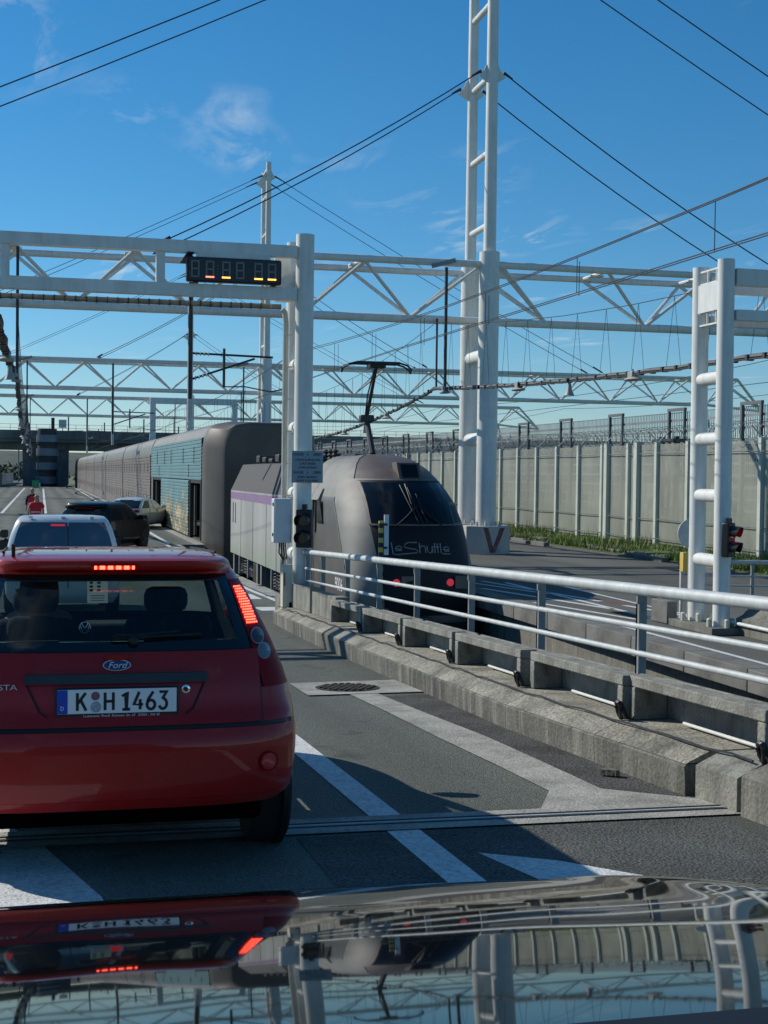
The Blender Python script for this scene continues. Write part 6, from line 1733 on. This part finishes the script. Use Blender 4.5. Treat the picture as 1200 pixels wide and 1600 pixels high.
for s_ in (-1, 1):
    vpatch((lambda z: .66) if s_ > 0 else (lambda z: -.86), (lambda z: .86) if s_ > 0 else (lambda z: -.66), .75, 1.0, .015, 'tail_light', M['brake_glow'])
    wheel(van, s_ * .8, .75, .31, s_, M['rim']); wheel(van, s_ * .8, 3.5, .31, s_, M['rim'])
    mrr = MB().box(s_ * .87, s_ * 1.06, 2.95, 3.03, 1.02, 1.2).build('door_mirror', M['black'], van, local=True, bevel=.03)
    MB().box(s_ * .89, s_ * 1.04, 2.93, 3.01, 1.24, 1.38).build('mirror_glass', M['black'], mrr, local=True, bevel=.03)
    MB().bar((s_ * .82, 3.0, 1.15), (s_ * .96, 3.0, 1.22), .03, .04).build('mirror_arm', M['black'], mrr, local=True)
for x in (-.5, .0, .45): MB().box(x - .03, x + .03, .24, .3, 1.60, 1.625).build('roof_bracket', M['galv'], van, local=True)

# ---------------------------------------------------------------- generic cars boarding the train
def boarding_car(name, loc, rz, label, S, wins, paint, rimm, fr, wb, rr, hb_light, rails, zwin):
    o = empty(name, loc, label, 'car', rz=rz)
    def cat(sg_, z0, z1):
        s_, i = sg_
        if z0 >= zwin[0] - .001 and z1 <= zwin[1] + .001:
            if s_ == 'F' and -8 <= i < 8: return 'windscreen'
            if s_ == 'R' and -7 <= i < 7: return 'rear_window'
            if s_ in 'SL' and i in wins: return 'side_window#%s%d' % (s_, wins.index(i))
        return None
    make_shell(S, [s[0] for s in S], 10, fr, cat, o, {'body': paint, 'windscreen': G_dark, 'side_window': G_dark, 'rear_window': G_dark}, crown=.02)
    hw = max(s[1] for s in S)
    for s_ in (-1, 1):
        for y in wb: wheel(o, s_ * (hw - .1), y, rr, s_, rimm, .22)
        m_ = MB().box(s_ * (hw - .04), s_ * (hw + .16), wb[1] - .62, wb[1] - .5, zwin[0] - .02, zwin[0] + .13).build('door_mirror', paint, o, local=True, bevel=.03)
        if rails: MB().path([(s_ * .58, .95, zwin[1] + .10), (s_ * .6, 1.3, zwin[1] + .16), (s_ * .6, 2.5, zwin[1] + .17), (s_ * .58, 2.85, zwin[1] + .12)], .018, n=6).build('roof_rail', M['black'], o, local=True)
        w_, yr, yf, Dr, Df = sl_at(S, zwin[0] - .12)
        MB().box(s_ * (w_ - .28), s_ * (w_ - .06), yr + .02, yr + .2, zwin[0] - .18, zwin[0] - .06).build('tail_light', M['lens_red'], o, local=True, bevel=.02)
    w_, yr, yf, Dr, Df = sl_at(S, zwin[1] + .02)
    MB().box(-.32, .32, yr - .04, yr + .01, zwin[1] - .0, zwin[1] + .03).build('high_brake_light', hb_light, o, local=True)
    MB().box(-hw + .2, hw - .2, .3, S[0][3] - .3, .16, .3).build('underbody', M['black'], o, local=True)
    MB().box(-.6, .6, 1.0, 1.15, .5, 1.0).build('rear_seat', M['seat'], o, local=True, bevel=.05)
    for x in (-.36, .36): MB().box(x - .22, x + .22, 1.95, 2.1, .5, zwin[0] + .15).build('front_seat', M['seat'], o, local=True, bevel=.06)
    # door seam, handle
    for y in (1.35, 2.35):
        for s_ in (-1, 1): MB().box(s_ * hw - .006, s_ * hw + .004, y, y + .012, .45, zwin[0] - .03).build('door_seam', M['black'], o, local=True)
    return o
SUVS = [(.28, .82, .12, 4.3, .3, .5), (.42, .91, .02, 4.42, .3, .55), (.65, .93, .0, 4.45, .3, .6), (.85, .93, .03, 4.42, .3, .65), (1.0, .915, .07, 4.25, .3, .7), (1.06, .90, .09, 3.45, .3, .45), (1.22, .85, .22, 3.2, .3, .4),
        (1.43, .765, .42, 2.88, .3, .4), (1.50, .73, .36, 2.75, .3, .4), (1.57, .69, .38, 2.55, .3, .4), (1.62, .60, .6, 2.3, .3, .4), (1.64, .45, .9, 2.0, .3, .3)]
SUVS = dense(SUVS)
boarding_car('suv_car', (1.33, 45.75, 0), R(-24), 'black estate-style SUV turning towards the loading wagon', SUVS, [1, 2, 4], M['black_paint'], M['rim_dark'],
             [0, .12, .42, .62, .66, .92, 1.0], (.78, 3.45), .36, M['lens_red'], True, (1.06, 1.43))
WS = [(.22, .80, .12, 4.3, .35, .5), (.36, .89, .02, 4.42, .35, .55), (.55, .91, .0, 4.45, .35, .6), (.72, .91, .03, 4.4, .35, .7), (.86, .89, .08, 4.2, .35, .8), (.94, .87, .12, 3.35, .35, .5), (1.10, .80, .42, 3.05, .35, .4),
      (1.28, .71, .80, 2.7, .35, .4), (1.34, .67, .92, 2.5, .33, .4), (1.39, .58, 1.15, 2.25, .3, .4), (1.41, .4, 1.4, 2.0, .3, .3)]
WS = dense(WS)
boarding_car('saloon_car', (3.7, 65.3, 0), R(-26), 'white car nosing into the open door of the loading wagon', WS, [1, 2, 4], M['white_paint'], M['rim_dark'],
             [0, .1, .4, .6, .64, .92, 1.0], (.8, 3.5), .33, M['lens_red'], False, (.94, 1.28))

# ================================================================== PEOPLE
def skinned(name, nodes, edges, mat, parent, root=0, sub=2):
    me = bpy.data.meshes.new(name)
    me.from_pydata([n[:3] for n in nodes], edges, [])
    o = bpy.data.objects.new(name, me); COL.objects.link(o); o.parent = parent
    me.materials.append(mat)
    sk = o.modifiers.new('skin', 'SKIN'); sk.use_smooth_shade = True
    d = me.skin_vertices[0].data
    for i, n in enumerate(nodes):
        r_ = n[3]; d[i].radius = (r_, n[4] if len(n) > 4 else r_)
        d[i].use_root = (i == root)
    ss = o.modifiers.new('sub', 'SUBSURF'); ss.levels = sub; ss.render_levels = sub
    return o
def person(loc, rz, label, cloth_top, cap):
    p = empty('person', loc, label, 'person', rz=rz)
    # body as one figure: pelvis, spine, head, legs, arms
    nd = [(0, 0, .95, .13, .10), (0, .0, 1.15, .12, .09), (0, .0, 1.36, .15, .09), (0, .0, 1.48, .06), (0, -.015, 1.56, .065), (0, -.02, 1.64, .09, .10), (0, -.01, 1.73, .07, .08),
          (.18, 0, 1.41, .05), (.25, .02, 1.17, .042), (.23, -.08, .95, .034), (.22, -.11, .86, .03, .02),
          (-.18, 0, 1.41, .05), (-.25, .02, 1.17, .042), (-.23, -.08, .95, .034), (-.22, -.11, .86, .03, .02),
          (.10, 0, .88, .085), (.11, -.02, .49, .06), (.12, .02, .09, .04), (.13, -.12, .04, .04, .03), (-.10, 0, .88, .085), (-.11, .02, .49, .06), (-.12, .05, .09, .04), (-.13, -.08, .04, .04, .03)]
    ed = [(0, 1), (1, 2), (2, 3), (3, 4), (4, 5), (5, 6), (2, 7), (7, 8), (8, 9), (9, 10), (2, 11), (11, 12), (12, 13), (13, 14), (0, 15), (15, 16), (16, 17), (17, 18), (0, 19), (19, 20), (20, 21), (21, 22)]
    skinned('body', nd, ed, M['skin'], p)
    for s_ in (-1, 1):
        for f_ in range(4):
            x = s_ * (.205 + f_ * .012)
            MB().path([(x, -.11, .87), (x, -.125, .82 - .005 * (f_ % 2)), (x, -.12, .78)], .008, n=5).build('finger', M['skin'], p, local=True)
        MB().path([(s_ * .2, -.12, .88), (s_ * .19, -.15, .84)], .009, n=5).build('thumb', M['skin'], p, local=True)
    skinned('vest', [(0, 0, .92, .19, .14), (0, 0, 1.18, .19, .14), (0, .0, 1.36, .20, .13), (0, 0, 1.45, .10)], [(0, 1), (1, 2), (2, 3)], M['hivis'], p)
    if cloth_top is None:
        skinned('short_sleeves', [(0, 0, 1.38, .10), (.19, 0, 1.39, .085), (.24, .01, 1.23, .075), (-.19, 0, 1.39, .085), (-.24, .01, 1.23, .075)], [(0, 1), (1, 2), (0, 3), (3, 4)], M['hivis'], p)
    if cloth_top is not None:
        skinned('sleeves', [(0, 0, 1.38, .10), (.18, 0, 1.40, .075), (.25, .02, 1.17, .058), (.235, -.06, 1.0, .048), (-.18, 0, 1.40, .075), (-.25, .02, 1.17, .058), (-.235, -.06, 1.0, .048)], [(0, 1), (1, 2), (2, 3), (0, 4), (4, 5), (5, 6)], cloth_top, p)
    skinned('trousers', [(0, 0, .96, .14, .11), (.10, 0, .86, .10), (.11, -.02, .49, .075), (.12, .02, .12, .06), (-.10, 0, .86, .10), (-.11, .02, .49, .075), (-.12, .05, .12, .06)], [(0, 1), (1, 2), (2, 3), (0, 4), (4, 5), (5, 6)],
            M['hivis'] if cloth_top is None else M['cloth_dark'], p)
    hh = skinned('hair', [(0, .02, 1.66, .085, .09), (0, .0, 1.74, .08, .09)], [(0, 1)], M['tan'] if cap else M['hair'], p)
    for s_ in (-1, 1):
        MB().lathe([(.012, -.005), (.012, .005)], (s_ * .035, -.125, 1.66), 'y', 8).build('eye', M['black'], p, local=True)
        MB().lathe([(.02, -.01), (.028, .0), (.02, .01)], (s_ * .095, -.0, 1.65), 'x', 8).build('ear', M['skin'], p, local=True)
    MB().prism([(-.012, -.11, 1.66), (.012, -.11, 1.66), (.018, -.145, 1.61), (-.018, -.145, 1.61)], (0, .04, 0)).build('nose', M['skin'], p, local=True)
    MB().box(-.03, .03, -.125, -.11, 1.57, 1.58).build('mouth', pm('lips', (0.35, 0.12, 0.1), 0.6), p, local=True)
    b = MB(); b.lathe([(1, -.025), (1, .025)], (0, 0, 0), 'z', 20); o_ = b.build('reflective_band', M['reflective'], p, local=True); o_.location = (0, 0, 1.10); o_.scale = (.192, .148, .8)
    return p
person((0.02, 53.5, 0), R(8), 'person in red hi-vis vest and trousers standing beyond the van, in front', None, False)
person((-.16, 64, 0), R(-14), 'person in red hi-vis vest over dark sleeves standing behind the other', M['cloth_dark'], True).scale = (1.04, 1.04, 1.06)

# driver in the red car
dv = empty('person', (0.35 - .33, 6.20 + 1.95, zg(8.1) + .02), 'dark-haired person sitting in the driver seat of the red car', 'person')
skinned('body', [(0, 0, .55, .15, .12), (0, -.08, .80, .17, .11), (0, -.10, .98, .15, .09), (0, -.10, 1.06, .055), (0, -.08, 1.12, .07), (0, -.07, 1.19, .085, .1), (0, -.06, 1.27, .07, .08),
                 (.18, -.08, .97, .05), (.24, .1, .78, .042), (.14, .36, .86, .034), (-.18, -.08, .97, .05), (-.24, .1, .78, .042), (-.14, .36, .86, .034), (.12, .3, .56, .08), (.13, .62, .45, .055), (-.12, .3, .56, .08), (-.13, .62, .45, .055)],
        [(0, 1), (1, 2), (2, 3), (3, 4), (4, 5), (5, 6), (2, 7), (7, 8), (8, 9), (2, 10), (10, 11), (11, 12), (0, 13), (13, 14), (0, 15), (15, 16)], M['skin'], dv)
skinned('jacket', [(0, 0, .58, .18, .14), (0, -.08, .82, .2, .13), (0, -.10, .98, .17, .11), (.2, -.08, .97, .07), (.25, .1, .78, .06), (-.2, -.08, .97, .07), (-.25, .1, .78, .06)], [(0, 1), (1, 2), (2, 3), (3, 4), (2, 5), (5, 6)], M['cloth_dark'], dv)
skinned('hair', [(0, -.13, 1.02, .12, .07), (0, -.12, 1.14, .12, .09), (0, -.08, 1.25, .105, .10), (.0, -.06, 1.30, .07)], [(0, 1), (1, 2), (2, 3)], M['hair'], dv)

# ================================================================== OWN VEHICLE: BONNET IN THE FOREGROUND
own = empty('vehicle_bonnet', (.2, 1.4, zg(1.4)), 'glossy black bonnet of the vehicle the view is taken from', 'car')
OX, OW = .2, .86
HP = []; yv, zv = .90, 2.32
Ys = [.40 + .06 * k for k in range(26)] + [1.96, 2.02, 2.08, 2.13, 2.17, 2.20, 2.22]
def tau(y): return 8.5 + (y - .9) * 7.7 + (max(0, y - 1.86) * 60) ** 1.25
zs_ = [0.0]
for a, b_ in zip(Ys, Ys[1:]):
    ac = 0
    for q in range(8): ac += math.tan(R(min(82, tau(a + (b_ - a) * (q + .5) / 8)))) * (b_ - a) / 8
    zs_.append(zs_[-1] - ac)
i9 = min(range(len(Ys)), key=lambda k: abs(Ys[k] - .88))
z_off = 2.323 - zs_[i9]
HP = [(a, z_ + z_off) for a, z_ in zip(Ys, zs_)]
def hood_z(x, i):
    y, z = HP[i]; u = (x - OX) / OW
    z -= .010 * u * u + .75 * max(0, abs(u) - .62) ** 2
    z += .006 * math.exp(-((abs(u) - .66) / .06) ** 2) * min(1, max(0, (y - .3) / .9))
    z += .00016 * math.sin(x * 17 + y * 5) + .00010 * math.sin(y * 31 + x * 9) + .00008 * math.sin(x * 41 - y * 23)
    y2 = y - .10 * (abs(u) ** 3) * (y / 2.2) ** 2
    return (x, y2, z)
xs = [OX + OW * (-1 + 2 * k / 90) for k in range(91)]
hd = MB().grid([[hood_z(x, i) for x in xs] for i in range(len(HP))]).build('bonnet', M['hood_paint'], own, smooth=60)
md = hd.modifiers.new('s', 'SUBSURF'); md.levels = 1; md.render_levels = 2
for s_ in (-1, 1):
    b = MB(); rows = []
    for i in range(len(HP)):
        p = hood_z(OX + s_ * OW, i); p = (p[0] + s_ * .008, p[1], p[2] - .006)
        rows.append([p, (p[0] + s_ * .05, p[1], p[2] - .06), (p[0] + s_ * .07, p[1], p[2] - .3), (p[0] + s_ * .05, p[1], 1.25)])
    b.grid(rows); b.build('wing', M['hood_paint'], own, smooth=60)
b = MB(); rows = []
for x in xs:
    p = hood_z(x, len(HP) - 1); rows.append([(p[0], p[1] + .006, p[2] - .01), (p[0], p[1] + .05, p[2] - .2), (p[0], p[1] + .04, 1.25)])
b.grid(rows); b.build('front_bumper', M['hood_paint'], own, smooth=60)
for s_ in (-1, 1): wheel(own, OX + s_ * .8 - .2, 1.25 - 1.4, .33, s_, M['rim'])
b = MB(); b.grid([[(x, y, z) for x in (-.6, -.2, .0, .12, .3, .6, 1.06)] for y, z in ((.10, 2.38), (.36, 2.474), (.46, 2.479), (.485, 2.455), (.50, 2.38))]); b.build('dashboard', M['black'], own)
# unseen cabin shell added to block sky light: roof, sides, rear, windscreen pillars
MB().box(-.6, 1.0, -3.4, .18, 3.02, 3.07).build('roof', M['hood_paint'], own, bevel=.02)
for x in (-.66, 1.02): MB().box(x, x + .04, -3.4, .12, 1.3, 2.45).build('unseen_side_panel', M['hood_paint'], own); MB().box(x, x + .04, -3.4, -1.0, 2.45, 3.02).build('unseen_rear_side', M['hood_paint'], own)
MB().box(-.6, 1.0, -3.46, -3.41, 1.3, 3.02).build('unseen_rear_panel', M['hood_paint'], own)
for x in (-.62, 1.0): MB().bar((x, .55, 2.36), (x, .16, 3.04), .06, .08).build('windscreen_pillar', M['hood_paint'], own)
